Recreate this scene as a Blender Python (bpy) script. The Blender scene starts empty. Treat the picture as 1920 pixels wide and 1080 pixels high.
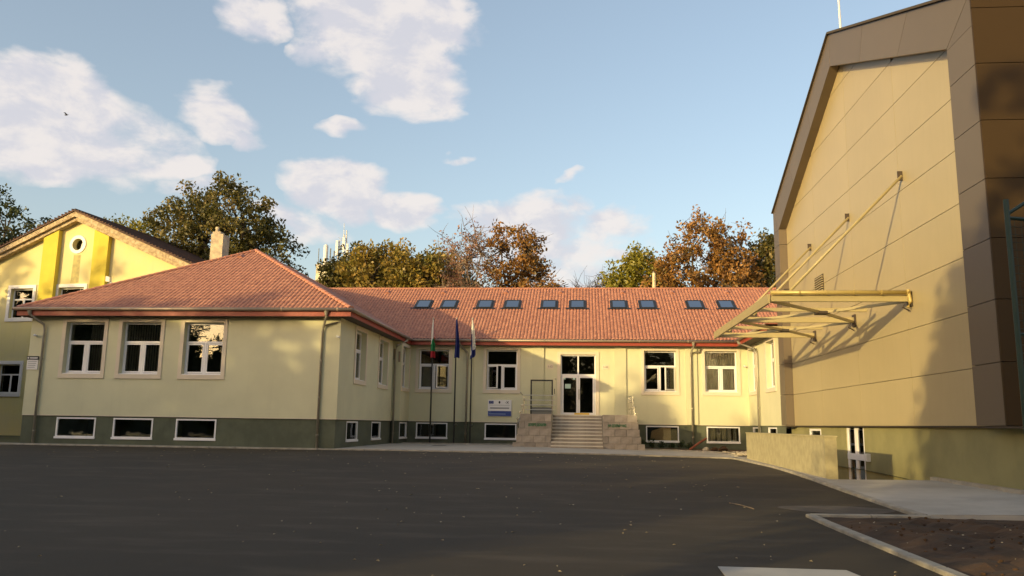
import bpy, math, random
import numpy as np
from mathutils import Vector, Matrix
random.seed(7); rng = np.random.default_rng(11)
S = bpy.context.scene; COL = S.collection
R = math.radians; PI = math.pi

# ------------------------------------------------------------------ camera
YAW, PITCH, ROLL, FPX = .08856927, .16667477, .01441769, 1520.4
_f = Vector((-math.sin(YAW), math.cos(YAW), 0)); _r = Vector((math.cos(YAW), math.sin(YAW), 0)); _u = Vector((0, 0, 1))
f2 = _f*math.cos(PITCH)+_u*math.sin(PITCH); u2 = _u*math.cos(PITCH)-_f*math.sin(PITCH)
r3 = _r*math.cos(ROLL)+u2*math.sin(ROLL); u3 = u2*math.cos(ROLL)-_r*math.sin(ROLL)
cd = bpy.data.cameras.new('camera'); cam = bpy.data.objects.new('camera', cd); COL.objects.link(cam); S.camera = cam
M = Matrix((r3, u3, -f2)).transposed().to_4x4(); M.translation = (0, 0, 1.5); cam.matrix_world = M
cd.sensor_width = 36; cd.lens = FPX/1920*36; cd.clip_end = 3000; cd.clip_start = .1

# ------------------------------------------------------------------ sun + view
SUN_AZ, SUN_EL = 41.3, 8.6          # direction the light travels to (from +Y towards +X), height
travel = Vector((math.sin(R(SUN_AZ))*math.cos(R(SUN_EL)), math.cos(R(SUN_AZ))*math.cos(R(SUN_EL)), -math.sin(R(SUN_EL))))
sd = bpy.data.lights.new('sun', 'SUN'); sun = bpy.data.objects.new('sun', sd); COL.objects.link(sun)
sd.energy = 2.3; sd.angle = R(.55); sd.color = (1, .77, .345)
sun.rotation_euler = travel.to_track_quat('-Z', 'Y').to_euler(); sun.location = (-40, -40, 30)
S.view_settings.view_transform = 'Standard'; S.view_settings.look = 'None'
S.view_settings.gamma = 1; S.view_settings.exposure = 1.06; S.view_settings.use_curve_mapping = False
try:
    S.cycles.max_bounces = 8; S.cycles.transparent_max_bounces = 12; S.cycles.use_denoising = True
except Exception: pass

# ------------------------------------------------------------------ world: Nishita sky with clouds in the air's own directions
W = bpy.data.worlds.new('World'); S.world = W; W.use_nodes = True
wt = W.node_tree; wt.nodes.clear()
class NT:
    def __init__(s, t): s.t = t
    def n(s, typ, **k):
        nd = s.t.nodes.new(typ)
        for a, b in k.items(): setattr(nd, a, b)
        return nd
    def put(s, nd, i, v):
        if isinstance(v, bpy.types.NodeSocket): s.t.links.new(v, nd.inputs[i])
        elif v is not None: nd.inputs[i].default_value = v
    def m(s, op, a, b=None, c=None, clamp=False):
        nd = s.n('ShaderNodeMath', operation=op, use_clamp=clamp)
        s.put(nd, 0, a); s.put(nd, 1, b); s.put(nd, 2, c); return nd.outputs[0]
    def v(s, op, a, b=None):
        nd = s.n('ShaderNodeVectorMath', operation=op); s.put(nd, 0, a); s.put(nd, 1, b)
        return nd.outputs['Value'] if op == 'DOT_PRODUCT' else nd.outputs[0]
    def noise(s, vec, scale, detail=6, rough=.55, dist=0):
        nd = s.n('ShaderNodeTexNoise'); s.put(nd, 'Vector', vec); nd.inputs['Scale'].default_value = scale
        nd.inputs['Detail'].default_value = detail; nd.inputs['Roughness'].default_value = rough; nd.inputs['Distortion'].default_value = dist
        return nd.outputs['Fac']
    def step(s, x, a, b):
        nd = s.n('ShaderNodeMapRange', interpolation_type='SMOOTHSTEP'); s.put(nd, 0, x)
        nd.inputs[1].default_value = a; nd.inputs[2].default_value = b; nd.inputs[3].default_value = 0; nd.inputs[4].default_value = 1
        return nd.outputs[0]
    def mix(s, f, a, b):
        nd = s.n('ShaderNodeMix', data_type='RGBA'); s.put(nd, 0, f); s.put(nd, 6, a); s.put(nd, 7, b); return nd.outputs[2]
w = NT(wt)
sky = w.n('ShaderNodeTexSky', sky_type='NISHITA', sun_disc=False)
sky.sun_elevation = R(SUN_EL); sky.sun_rotation = R(180+SUN_AZ); sky.altitude = 100
sky.air_density = 1.0; sky.dust_density = 3.0; sky.ozone_density = 1.0
SKY_STRENGTH = .15
tc = w.n('ShaderNodeTexCoord'); sep = w.n('ShaderNodeSeparateXYZ'); wt.links.new(tc.outputs['Generated'], sep.inputs[0])
az = w.m('ARCTAN2', sep.outputs[0], sep.outputs[1]); az = w.m('MULTIPLY', az, 180/PI)
el = w.m('MULTIPLY', w.m('ARCSINE', sep.outputs[2]), 180/PI)
cmb = w.n('ShaderNodeCombineXYZ'); w.put(cmb, 0, az); w.put(cmb, 1, el)
P = cmb.outputs[0]
Pn = w.v('MULTIPLY', P, (.1, .17, 1))
warp = w.n('ShaderNodeTexNoise'); w.put(warp, 'Vector', Pn); warp.inputs['Scale'].default_value = 1.3; warp.inputs['Detail'].default_value = 4
off = w.v('MULTIPLY', w.v('SUBTRACT', warp.outputs['Color'], (.5, .5, .5)), (9, 5, 0))
Pw = w.v('ADD', P, off)
blobs = [(-14.5,26.3,7.5,4.6,1.3),(-13.5,23.6,5.5,2.6,1.1),(-19.8,24.6,2.2,1.5,.75),(-24.5,26.5,3.5,1.9,.8),(-30,28.5,5,1.6,.5),
         (-36.5,19.3,6.5,2.9,1.1),(-37,16.6,8,2.3,1.1),(-32.0,17.2,5,2.6,.8),(-26.5,19.8,3.3,1.5,.85),(-24.2,19.0,1.9,1.0,.7),
         (-28.3,16.5,2.3,1.2,.8),(-17.8,20.2,2.3,.9,.7),(-17.5,16.2,5.2,2.3,1.1),(-12.7,15.2,3.4,1.6,1.0),(-20.5,13.6,4,1.3,.6),
         (-4,14.6,5.6,2.0,1.0),(1.2,13.9,3.4,1.2,.8),(-2.5,12.0,7,2.2,.7),(2.7,12.2,1.8,.7,.8),(-9.6,18.9,1.3,.4,.5),(-.4,16.8,1.2,.45,.5),
         (-26.8,15.0,2.8,1.1,.6),(-1,9.8,6.5,2.2,.6),(-2,12.8,7.5,2.6,.75),(-13,10.2,8,1.3,.3),(11,11.5,4,1.5,.3)]
Mx = None
for a, e, ra, re, wgt in blobs:
    d = w.v('MULTIPLY', w.v('SUBTRACT', Pw, (a, e, 0)), (1/ra, 1/re, 0))
    q = w.m('MULTIPLY', w.m('SUBTRACT', 1.0, w.v('DOT_PRODUCT', d, d), clamp=True), wgt)
    Mx = q if Mx is None else w.m('MAXIMUM', Mx, q)
fb = w.noise(Pn, 2.4, 9, .58, .3)
fb2 = w.noise(w.v('ADD', Pn, (-.13, .14, 0)), 2.4, 9, .58, .3)
# the rest of the sky carries the same broken cumulus
far_az = w.step(w.m('ABSOLUTE', az), 40, 60); far_el = w.step(el, 30, 40)
gate = w.m('MAXIMUM', far_az, far_el)
big = w.step(w.noise(tc.outputs['Generated'], 2.6, 4, .5), .5, .68)
Mx = w.m('ADD', Mx, w.m('MULTIPLY', w.m('MULTIPLY', gate, big), .8))
dens = w.m('ADD', Mx, w.m('MULTIPLY', w.m('SUBTRACT', fb, .5), 1.6))
cover = w.step(dens, .04, .72)
cover = w.m('MULTIPLY', cover, w.step(Mx, .0, .12))
cover = w.m('MULTIPLY', cover, w.step(el, 1, 8))
lit = w.step(w.m('ADD', w.m('MULTIPLY', w.m('SUBTRACT', fb, fb2), 2.2), w.m('MULTIPLY', w.m('SUBTRACT', dens, .7), -.16)), -.28, .26)
CW, CG = (2.9, 2.70, 2.60, 1), (2.25, 2.22, 2.40, 1)
cc = w.mix(lit, CG, CW)
skyc = w.v('ADD', w.v('MULTIPLY', sky.outputs[0], (.92, .87, .85)), (.30, .31, .31))
mixc = w.mix(w.m('MULTIPLY', cover, .9), skyc, cc)
bg = w.n('ShaderNodeBackground'); w.put(bg, 0, mixc); bg.inputs[1].default_value = SKY_STRENGTH
out = w.n('ShaderNodeOutputWorld'); wt.links.new(bg.outputs[0], out.inputs[0])

# ------------------------------------------------------------------ materials
def mat(name, col, rough=.8, metal=0, var=0, vscale=3, bump=0, bscale=60, col2=None, spec=.5, objrand=0, detail=5, streak=0):
    m = bpy.data.materials.new(name); m.use_nodes = True; t = NT(m.node_tree); bs = m.node_tree.nodes['Principled BSDF']
    bs.inputs['Base Color'].default_value = (*col, 1); bs.inputs['Roughness'].default_value = rough
    bs.inputs['Metallic'].default_value = metal; bs.inputs['Specular IOR Level'].default_value = spec
    g = t.n('ShaderNodeTexCoord').outputs['Object']; c = None
    if var or col2:
        nz = t.noise(g, vscale, detail, .6)
        c2 = col2 or tuple(max(0, x*(1-var)) for x in col); c1 = col if col2 else tuple(x*(1+var) for x in col)
        c = t.mix(t.step(nz, .34, .66), (*c1, 1), (*c2, 1))
    if streak:
        sv = t.v('MULTIPLY', g, (5, 5, .35)); s2 = t.step(t.noise(sv, 1.1, 4, .6), .5, .8)
        base = c if c is not None else (*col, 1)
        c = t.mix(t.m('MULTIPLY', s2, streak), base, tuple([x*.62 for x in col])+(1,))
    if objrand:
        oi = t.n('ShaderNodeObjectInfo'); h = t.n('ShaderNodeHueSaturation')
        t.put(h, 'Color', c if c is not None else (*col, 1)); t.put(h, 'Value', t.m('ADD', t.m('MULTIPLY', oi.outputs['Random'], 2*objrand), 1-objrand)); c = h.outputs[0]
    if c is not None: t.put(bs, 'Base Color', c)
    if bump:
        b = t.n('ShaderNodeBump'); b.inputs['Strength'].default_value = bump; b.inputs['Distance'].default_value = .01
        t.put(b, 'Height', t.noise(g, bscale, 4, .6)); t.put(bs, 'Normal', b.outputs[0])
    return m
M = dict(
 stucco=mat('pale_yellow_render', (.60,.575,.385), .9, var=.035, vscale=.7, bump=.25, bscale=70, streak=.09),
 pilaster=mat('pilaster_render', (.56,.54,.36), .9, var=.03, vscale=.9, bump=.25, bscale=70),
 plinth=mat('dark_green_plinth', (.095,.105,.068), .85, streak=.3, var=.14, vscale=1.3, bump=.5, bscale=60),
 band=mat('window_surround', (.66,.57,.44), .85, var=.02, bump=.1),
 white=mat('white_upvc', (.78,.76,.76), .35, var=.01),
 tile=mat('clay_roof_tile', (.44,.20,.125), .6, vscale=4.5, col2=(.29,.12,.078), bump=.3, bscale=40, detail=8),
 ridge=mat('ridge_tile_clay', (.50,.21,.125), .55, var=.1, vscale=3, objrand=.08),
 rooffelt=mat('roof_underlay', (.25,.09,.06), .9),
 gutter=mat('coated_gutter', (.30,.23,.17), .4, metal=.2, var=.06),
 pipe=mat('downpipe_metal', (.33,.30,.24), .38, metal=.4, var=.08, vscale=2),
 fascia=mat('red_fascia', (.27,.04,.02), .5, var=.08, vscale=4),
 soffit=mat('soffit_board', (.10,.07,.05), .8, var=.1),
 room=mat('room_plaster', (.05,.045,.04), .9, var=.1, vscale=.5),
 blind=mat('vertical_blind', (.30,.25,.18), .8, var=.05),
 curtain=mat('sheer_curtain', (.70,.62,.48), .9, var=.1, vscale=2),
 cardboard=mat('cardboard', (.50,.32,.16), .85, var=.06),
 stone=mat('grey_travertine', (.34,.295,.245), .7, vscale=2.2, col2=(.25,.21,.17), bump=.2, bscale=30, objrand=.17),
 nosing=mat('light_stone_tread', (.62,.57,.47), .6, var=.06),
 steel=mat('brushed_steel', (.55,.52,.46), .3, metal=.8),
 brass=mat('polished_ball', (.75,.68,.5), .2, metal=.7),
 darkmetal=mat('dark_metal', (.03,.03,.028), .4, metal=.3),
 greypanel=mat('grey_panel', (.13,.135,.13), .5),
 concrete=mat('pavement_concrete', (.40,.36,.30), .85, var=.12, vscale=1.2, bump=.3, bscale=30),
 paving=mat('poured_concrete', (.40,.365,.31), .8, var=.14, vscale=.7, bump=.3, bscale=25),
 kerb=mat('kerb_concrete', (.33,.295,.235), .85, var=.15, vscale=3, bump=.3, bscale=30, objrand=.10),
 soil=mat('bare_soil', (.085,.040,.014), .95, vscale=1.6, col2=(.034,.018,.008), bump=1, bscale=14),
 grass=mat('rough_grass', (.045,.06,.02), .95, vscale=1.5, col2=(.07,.06,.03), bump=1, bscale=20),
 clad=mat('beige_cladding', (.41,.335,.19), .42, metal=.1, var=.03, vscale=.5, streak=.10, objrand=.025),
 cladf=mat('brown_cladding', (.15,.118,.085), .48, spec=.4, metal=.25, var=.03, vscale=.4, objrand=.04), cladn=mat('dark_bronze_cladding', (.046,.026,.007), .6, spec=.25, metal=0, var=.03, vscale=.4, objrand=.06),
 cladback=mat('cladding_joint', (.06,.045,.03), .8),
 hplinth=mat('olive_plinth', (.24,.22,.10), .9, var=.10, vscale=1, bump=.7, bscale=60),
 lowwall=mat('roughcast_olive', (.38,.33,.19), .95, var=.10, vscale=5, bump=1, bscale=45),
 canopy=mat('canopy_paint', (.37,.305,.155), .5, var=.04, vscale=2),
 goldgut=mat('canopy_gutter_gold', (.42,.32,.11), .4, metal=.2),
 bolt=mat('joint_plate', (.05,.035,.025), .6),
 yellowwall=mat('old_yellow_render', (.68,.59,.26), .9, vscale=.5, col2=(.64,.56,.30), bump=.3, bscale=50, streak=.12),
 yellowpil=mat('deep_yellow_render', (.62,.50,.06), .9, var=.05, vscale=1, bump=.3, bscale=50, streak=.1),
 cornice=mat('weathered_cornice', (.55,.44,.28), .9, vscale=5, col2=(.30,.22,.13), bump=.5, bscale=30),
 oldtile=mat('weathered_tile', (.13,.07,.05), .9, vscale=2, col2=(.06,.04,.035), bump=.5, bscale=20),
 stain=mat('damp_stain', (.36,.31,.14), .95, vscale=4, col2=(.50,.42,.17)),
 oldstucco=mat('chimney_render', (.60,.50,.33), .9, vscale=2, col2=(.38,.30,.22), bump=.4, bscale=20, streak=.4),
 farwhite=mat('pale_far_building', (.62,.57,.40), .9, var=.08, vscale=.3),
 mast=mat('galvanised_mast', (.55,.53,.50), .5, metal=.3),
 bark=mat('bark', (.10,.075,.05), .95, var=.2, vscale=3, bump=.8, bscale=20),
 barkpale=mat('pale_bark', (.20,.15,.11), .95, var=.2, vscale=3),
 wflag=mat('white_cloth', (.75,.72,.64), .8), gflag=mat('green_cloth', (.02,.22,.07), .8), rflag=mat('red_cloth', (.45,.02,.03), .8),
 bflag=mat('blue_cloth', (.012,.02,.13), .8), pole=mat('flagpole_paint', (.012,.013,.012), .4),
 signwhite=mat('sign_white', (.72,.70,.68), .5), signblue=mat('sign_blue', (.01,.04,.22), .4), ink=mat('sign_ink', (.03,.03,.03), .6),
 inkgrey=mat('sign_grey_ink', (.22,.22,.22), .6), starink=mat('sign_star_gold', (.6,.45,.05), .6), palesign=mat('sign_pale_blue_ink', (.25,.33,.5), .6),
 letter=mat('green_letters', (.02,.16,.05), .5), yellow=mat('yellow_mat', (.62,.40,.05), .8), mint=mat('notice_paper', (.42,.58,.50), .6),
 meshgreen=mat('dark_green_fence_paint', (.012,.035,.022), .5), rust=mat('rusty_red_pipe', (.25,.06,.035), .7),
 rock=mat('pale_rubble', (.45,.38,.27), .9, var=.2, vscale=5), white2=mat('white_lamp_housing', (.6,.6,.58), .5),
 litter=mat('fallen_leaf_litter', (.42,.33,.20), .9, var=.3, vscale=1), bird=mat('dark_feathers', (.02,.02,.02), .9),
)
def asphalt_mat():
    m = bpy.data.materials.new('worn_asphalt'); m.use_nodes = True; t = NT(m.node_tree); bs = m.node_tree.nodes['Principled BSDF']
    g = t.n('ShaderNodeTexCoord').outputs['Object']
    a = t.noise(g, .22, 6, .6); b = t.noise(t.v('MULTIPLY', g, (.5, 1.6, 1)), 1.1, 6, .65); c = t.noise(g, 90, 2, .6)
    k = t.mix(t.step(a, .35, .68), (.037, .0285, .018, 1), (.050, .036, .021, 1))
    k = t.mix(t.m('MULTIPLY', t.step(b, .46, .72), .7), k, (.085, .065, .044, 1))
    k = t.mix(t.m('MULTIPLY', t.step(c, .35, .75), .45), k, (.066, .053, .037, 1))
    t.put(bs, 'Base Color', k); bs.inputs['Roughness'].default_value = .85; bs.inputs['Specular IOR Level'].default_value = .3
    bp = t.n('ShaderNodeBump'); bp.inputs['Strength'].default_value = .6; bp.inputs['Distance'].default_value = .008
    t.put(bp, 'Height', t.m('ADD', c, t.m('MULTIPLY', b, .5))); t.put(bs, 'Normal', bp.outputs[0]); return m
M['asphalt'] = asphalt_mat()
def glass_mat(name, tint, refl=1.0):
    m = bpy.data.materials.new(name); m.use_nodes = True; nt = m.node_tree; nt.nodes.clear(); t = NT(nt)
    tr = t.n('ShaderNodeBsdfTransparent'); tr.inputs[0].default_value = (*tint, 1)
    gl = t.n('ShaderNodeBsdfGlossy'); gl.inputs[0].default_value = (.9, .92, .95, 1); gl.inputs['Roughness'].default_value = .015
    g = t.n('ShaderNodeTexCoord').outputs['Object']
    bp = t.n('ShaderNodeBump'); bp.inputs['Strength'].default_value = .06; bp.inputs['Distance'].default_value = .05
    t.put(bp, 'Height', t.noise(g, 1.2, 2, .5)); t.put(gl, 'Normal', bp.outputs[0])
    fr = t.n('ShaderNodeFresnel'); fr.inputs[0].default_value = 1.6
    mx = t.n('ShaderNodeMixShader'); t.put(mx, 0, t.m('MULTIPLY', fr.outputs[0], 1.7*refl, clamp=True)); t.put(mx, 1, tr.outputs[0]); t.put(mx, 2, gl.outputs[0])
    o = t.n('ShaderNodeOutputMaterial'); nt.links.new(mx.outputs[0], o.inputs[0]); return m
M['glass'] = glass_mat('window_glass', (.86, .88, .85), .75); M['skyglass'] = glass_mat('skylight_glass', (.12, .13, .14), 1.7)
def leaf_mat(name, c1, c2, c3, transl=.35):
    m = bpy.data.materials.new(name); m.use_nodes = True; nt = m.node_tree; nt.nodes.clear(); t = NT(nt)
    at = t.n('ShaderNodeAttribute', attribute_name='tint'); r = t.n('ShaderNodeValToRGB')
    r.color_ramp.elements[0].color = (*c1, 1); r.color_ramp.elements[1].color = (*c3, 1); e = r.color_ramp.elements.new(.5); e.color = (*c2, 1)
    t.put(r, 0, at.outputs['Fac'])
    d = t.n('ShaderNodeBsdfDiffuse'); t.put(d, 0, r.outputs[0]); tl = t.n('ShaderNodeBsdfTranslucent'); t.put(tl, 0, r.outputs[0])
    gl = t.n('ShaderNodeBsdfGlossy'); gl.inputs['Roughness'].default_value = .45; gl.inputs[0].default_value = (.5, .5, .5, 1)
    mx = t.n('ShaderNodeMixShader'); mx.inputs[0].default_value = transl; t.put(mx, 1, d.outputs[0]); t.put(mx, 2, tl.outputs[0])
    m2 = t.n('ShaderNodeMixShader'); m2.inputs[0].default_value = .05; t.put(m2, 1, mx.outputs[0]); t.put(m2, 2, gl.outputs[0])
    o = t.n('ShaderNodeOutputMaterial'); nt.links.new(m2.outputs[0], o.inputs[0]); return m
L = dict(
 green=leaf_mat('leaf_green_olive', (.06,.065,.015), (.13,.115,.028), (.27,.19,.06)),
 dark=leaf_mat('leaf_dark_green', (.020,.036,.012), (.045,.062,.018), (.10,.10,.03)),
 olive=leaf_mat('leaf_autumn_olive', (.11,.12,.022), (.25,.19,.036), (.42,.27,.06)),
 rusty=leaf_mat('leaf_rust_brown', (.15,.10,.025), (.33,.17,.045), (.44,.23,.07)),
 pink=leaf_mat('leaf_dry_pink_brown', (.20,.11,.07), (.30,.15,.10), (.36,.21,.13)),
 bright=leaf_mat('leaf_bright_green', (.13,.14,.016), (.26,.23,.028), (.36,.29,.05)),
 shrub=leaf_mat('leaf_shrub', (.015,.035,.012), (.03,.055,.018), (.06,.08,.03)),
)

# ------------------------------------------------------------------ helpers
class MB:
    def __init__(s): s.v = []; s.f = []; s.mi = []
    def add(s, vs, fs, mi=0):
        b = len(s.v); s.v += [tuple(p) for p in vs]
        s.f += [tuple(i+b for i in f) for f in fs]; s.mi += [mi]*len(fs); return s
    def box(s, x0, x1, y0, y1, z0, z1, mi=0):
        vs = [(x, y, z) for z in (z0, z1) for y in (y0, y1) for x in (x0, x1)]
        return s.add(vs, [(0,2,3,1),(4,5,7,6),(0,1,5,4),(2,6,7,3),(0,4,6,2),(1,3,7,5)], mi)
    def bevbox(s, x0, x1, y0, y1, z0, z1, b=.01, mi=0):
        # box with the four upright edges and the top edge chamfered
        def ring(i, z): return [(x0+i,y0,z),(x1-i,y0,z),(x1,y0+i,z),(x1,y1-i,z),(x1-i,y1,z),(x0+i,y1,z),(x0,y1-i,z),(x0,y0+i,z)]
        cx, cy = (x0+x1)/2, (y0+y1)/2
        def shrink(r, z): return [(p[0]+(b if p[0] < cx else -b), p[1]+(b if p[1] < cy else -b), z) for p in r]
        a = ring(b, z0); c = ring(b, z1-b); d = shrink(ring(b, z1), z1)
        fs = [tuple(range(7,-1,-1)), tuple(range(16,24))]
        for k in range(8):
            j = (k+1) % 8; fs += [(k,j,8+j,8+k), (8+k,8+j,16+j,16+k)]
        return s.add(a+c+d, fs, mi)
    def tube(s, pts, r, n=8, mi=0, cap=True):
        pts = [Vector(p) for p in pts]; rs = r if isinstance(r, (list, tuple)) else [r]*len(pts); rings = []
        for i, p in enumerate(pts):
            d = (pts[min(i+1, len(pts)-1)]-pts[max(i-1, 0)]).normalized()
            a = d.cross(Vector((0,0,1)) if abs(d.z) < .95 else Vector((1,0,0))).normalized(); c = d.cross(a)
            rings.append([p+(a*math.cos(2*PI*k/n)+c*math.sin(2*PI*k/n))*rs[i] for k in range(n)])
        vs = [q for rg in rings for q in rg]; fs = []
        for i in range(len(pts)-1):
            for k in range(n): fs.append((i*n+k, i*n+(k+1) % n, (i+1)*n+(k+1) % n, (i+1)*n+k))
        if cap: fs += [tuple(range(n-1,-1,-1)), tuple(range((len(pts)-1)*n, len(pts)*n))]
        return s.add(vs, fs, mi)
    def beam(s, a, b, w, h, mi=0):
        a, b = Vector(a), Vector(b); d = (b-a).normalized(); sd_ = d.cross(Vector((0,0,1)))
        sd_ = sd_.normalized() if sd_.length > 1e-4 else Vector((1,0,0)); up = sd_.cross(d)
        vs = []
        for p in (a, b):
            for i, j in ((-1,-1),(1,-1),(1,1),(-1,1)): vs.append(p+sd_*i*w/2+up*j*h/2)
        return s.add(vs, [(0,1,2,3),(7,6,5,4),(0,4,5,1),(1,5,6,2),(2,6,7,3),(3,7,4,0)], mi)
    def prism(s, poly, axis, a, b, mi=0):
        """poly: 2-D outline in the two other axes, extruded along axis from a to b"""
        def P3(p, t): return {'x': (t, p[0], p[1]), 'y': (p[0], t, p[1]), 'z': (p[0], p[1], t)}[axis]
        n = len(poly); vs = [P3(p, a) for p in poly]+[P3(p, b) for p in poly]
        fs = [tuple(range(n)), tuple(range(2*n-1, n-1, -1))]+[(i, i+n, (i+1) % n+n, (i+1) % n) for i in range(n)]
        return s.add(vs, fs, mi)
    def sphere(s, c, r, n=8, m=6, sc=(1,1,1), mi=0):
        vs = []; fs = []
        for i in range(m+1):
            for k in range(n):
                t = PI*i/m; p = 2*PI*k/n; vs.append((c[0]+r*sc[0]*math.sin(t)*math.cos(p), c[1]+r*sc[1]*math.sin(t)*math.sin(p), c[2]+r*sc[2]*math.cos(t)))
        for i in range(m):
            for k in range(n): fs.append((i*n+k, (i+1)*n+k, (i+1)*n+(k+1) % n, i*n+(k+1) % n))
        return s.add(vs, fs, mi)
    def mesh(s, name, mats, origin=(0,0,0), smooth=False):
        me = bpy.data.meshes.new(name); o = Vector(origin)
        me.from_pydata([tuple(Vector(p)-o) for p in s.v], [], s.f)
        for m_ in (mats if isinstance(mats, (list, tuple)) else [mats]): me.materials.append(m_)
        if len(me.materials) > 1: me.polygons.foreach_set('material_index', s.mi)
        if smooth: me.polygons.foreach_set('use_smooth', [True]*len(me.polygons))
        me.update(); return me
WL = {}
def wl(o): return WL[o.name] if o is not None else Vector((0,0,0))
def link(name, data, parent=None, loc=(0,0,0), rot=(0,0,0), **tags):
    """loc is in the parent's space"""
    o = bpy.data.objects.new(name, data); COL.objects.link(o); o.parent = parent; o.location = loc; o.rotation_euler = rot
    WL[o.name] = wl(parent)+Vector(loc)
    for k, v in tags.items(): o[{'cat': 'category'}.get(k, k)] = v
    return o
def thing(name, loc, label, cat, group=None, rot=(0,0,0)):
    o = link(name, None, None, loc, rot, label=label, cat=cat); o.empty_display_size = .2
    if group: o['group'] = group
    return o
def part(name, mb, m_, parent=None, smooth=False, origin=None, **tags):
    """mb in world coordinates; the object's origin is put at `origin` (world) or at the parent's place"""
    og = Vector(origin) if origin is not None else wl(parent)
    return link(name, mb.mesh(name, m_, og, smooth), parent, og-wl(parent), **tags)
def struct(name, mb, m_, **k): return part(name, mb, m_, None, kind='structure', **k)

def clamp(x, a=0, b=1): return max(a, min(b, x))
def sms(x): x = clamp(x); return x*x*(3-2*x)
def zg(X, Y):
    t = sms((Y-12)/13); top = .39+.11*clamp((4.5-X)/6)
    return .10+(top-.10)*t

# ------------------------------------------------------------------ ground
def grid(xs, ys, zf, skip=None):
    mb = MB(); nx = len(xs)
    mb.v = [(x, y, zf(x, y)) for y in ys for x in xs]
    for j in range(len(ys)-1):
        for i in range(nx-1):
            if skip and skip((xs[i]+xs[i+1])/2, (ys[j]+ys[j+1])/2): continue
            mb.f.append((j*nx+i, j*nx+i+1, (j+1)*nx+i+1, (j+1)*nx+i)); mb.mi.append(0)
    return mb
fr = lambda a, b, st: [a+i*(b-a)/max(1, round((b-a)/st)) for i in range(max(1, round((b-a)/st)))]
gx = fr(-900,-100,200)+fr(-100,-30,14)+fr(-30,3.6,1.5)+[3.6,4.2,4.8,5.4,5.72,6.0,6.7,7.4,8.05]+fr(8.6,40,4)+fr(40,900,200)+[900]
gy = fr(-900,-60,200)+fr(-60,0,10)+fr(0,13.9,1)+[13.9,15,16,17,18,19,19.9]+fr(20.9,33,1.1)+[33]+fr(34,60,3)+fr(60,900,140)+[900]
in_pit = lambda x, y: 6.0 < x < 8.05 and 19.9 < y < 33
struct('ground', grid(gx, gy, lambda x, y: zg(x, y)-.05, in_pit), M['grass'])
ax = fr(-46,3.6,1.2)+[3.6,4.2,4.8,5.4]; ay = fr(-45,0,4)+fr(0,13.9,1)+[13.9]+fr(14.9,28,1)+[28,28.85,30,31.2]
asph = grid(ax, ay, zg, lambda x, y: (x > 3.6 and y < 13.9) or (y > 28.85 and x < -9.5) or (y > 28.85 and x < -46))
struct('asphalt_yard', asph, M['asphalt'])

# kerb lines: stones laid end to end, 1 m each, sharing one mesh
stone_me = MB().bevbox(0, .985, -.07, .07, -.15, 0, .012).mesh('kerb_stone', M['kerb'])
def kerb_run(parent, pts, top, name='kerb_stone'):
    for a, b in zip(pts[:-1], pts[1:]):
        a, b = Vector(a), Vector(b); n = max(1, round((b-a).length)); d = (b-a)/n; ang = math.atan2(d.y, d.x)
        for k in range(n):
            p = a+d*k; q = a+d*(k+1); z = zg(p.x, p.y)+top; z2 = zg(q.x, q.y)+top
            o = link(name, stone_me, parent, (p.x, p.y, z), (0, -math.atan2(z2-z, d.length), ang)); o.scale = (d.length, 1, 1)
edge = [(-46,28.85),(-21.6,28.9),(-9.5,29.05),(-7.0,29.35),(-4.6,29.2),(-3.2,29.15),(-.8,29.7),(1.1,30.1),(2.9,30.4),(4.6,30.7),(5.3,30.4),(5.42,29.6)]
k1 = link('kerb', None, kind='structure'); kerb_run(k1, edge, .05)
k2 = link('kerb', None, kind='structure'); kerb_run(k2, [(5.42,29.6),(5.42,13.95)], .06)
k3 = link('kerb', None, kind='structure'); kerb_run(k3, [(5.50,13.88),(3.6,13.7),(3.56,3)], .05)
# pavement between the kerb and the school
sw = MB()
def strip(mb, line, yfar, top):
    b = len(mb.v); n = 6
    for (x, y) in line:
        yf = yfar(x)
        for k in range(n+1):
            yy = y+(yf-y)*k/n; mb.v.append((x, yy, zg(x, yy)+top))
    for i in range(len(line)-1):
        for k in range(n): a = b+i*(n+1)+k; mb.f.append((a, a+n+1, a+n+2, a+1)); mb.mi.append(0)
strip(sw, [(x, y+.07) for x, y in edge[:3]], lambda x: 29.5, .045)
strip(sw, [(-9.02, 29.12)]+[(x, y+.07) for x, y in edge[3:10]]+[(5.3, 30.5), (5.9, 30.5), (7.9, 30.5)], lambda x: 40.05, .045)
struct('sidewalk', sw, M['concrete'])
# concrete paving by the hall, with its drop at the stairwell
pz = lambda x, y: (zg(x, y)+.055)+(.37-(zg(x, y)+.055))*clamp((x-5.5)/2.4)*sms((y-13)/3)
pv = grid([5.49,5.75,6.0,6.7,7.4,8.06], [13.9,15,16,17,18,19,19.9], pz)
b = len(pv.v); pv.add([(8.06,13.9,.2),(30,13.9,.2),(30,15.9,.37),(8.06,15.9,.37)], [(0,1,2,3)])
pv.add([(5.98,19.9,pz(6,19.9)),(8.06,19.9,pz(8,19.9)),(8.06,19.9,-.7),(5.98,19.9,-.7)], [(0,1,2,3)])
pv.add([(5.49,19.9,zg(5.5,19.9)+.055),(5.72,19.9,zg(5.7,19.9)+.055),(5.72,30.6,zg(5.7,30.6)+.055),(5.49,30.6,zg(5.5,30.6)+.055)], [(0,1,2,3)])
pv.add([(5.49,13.88,-.1),(8.06,13.88,-.1),(8.06,13.9,.21),(5.49,13.9,pz(5.49,13.9))], [(0,1,2,3)]); pv.add([(8.06,13.88,-.1),(30,13.88,-.1),(30,13.9,.2),(8.06,13.9,.2)], [(0,1,2,3)])
struct('hall_pavement', pv, M['paving'])
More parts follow.
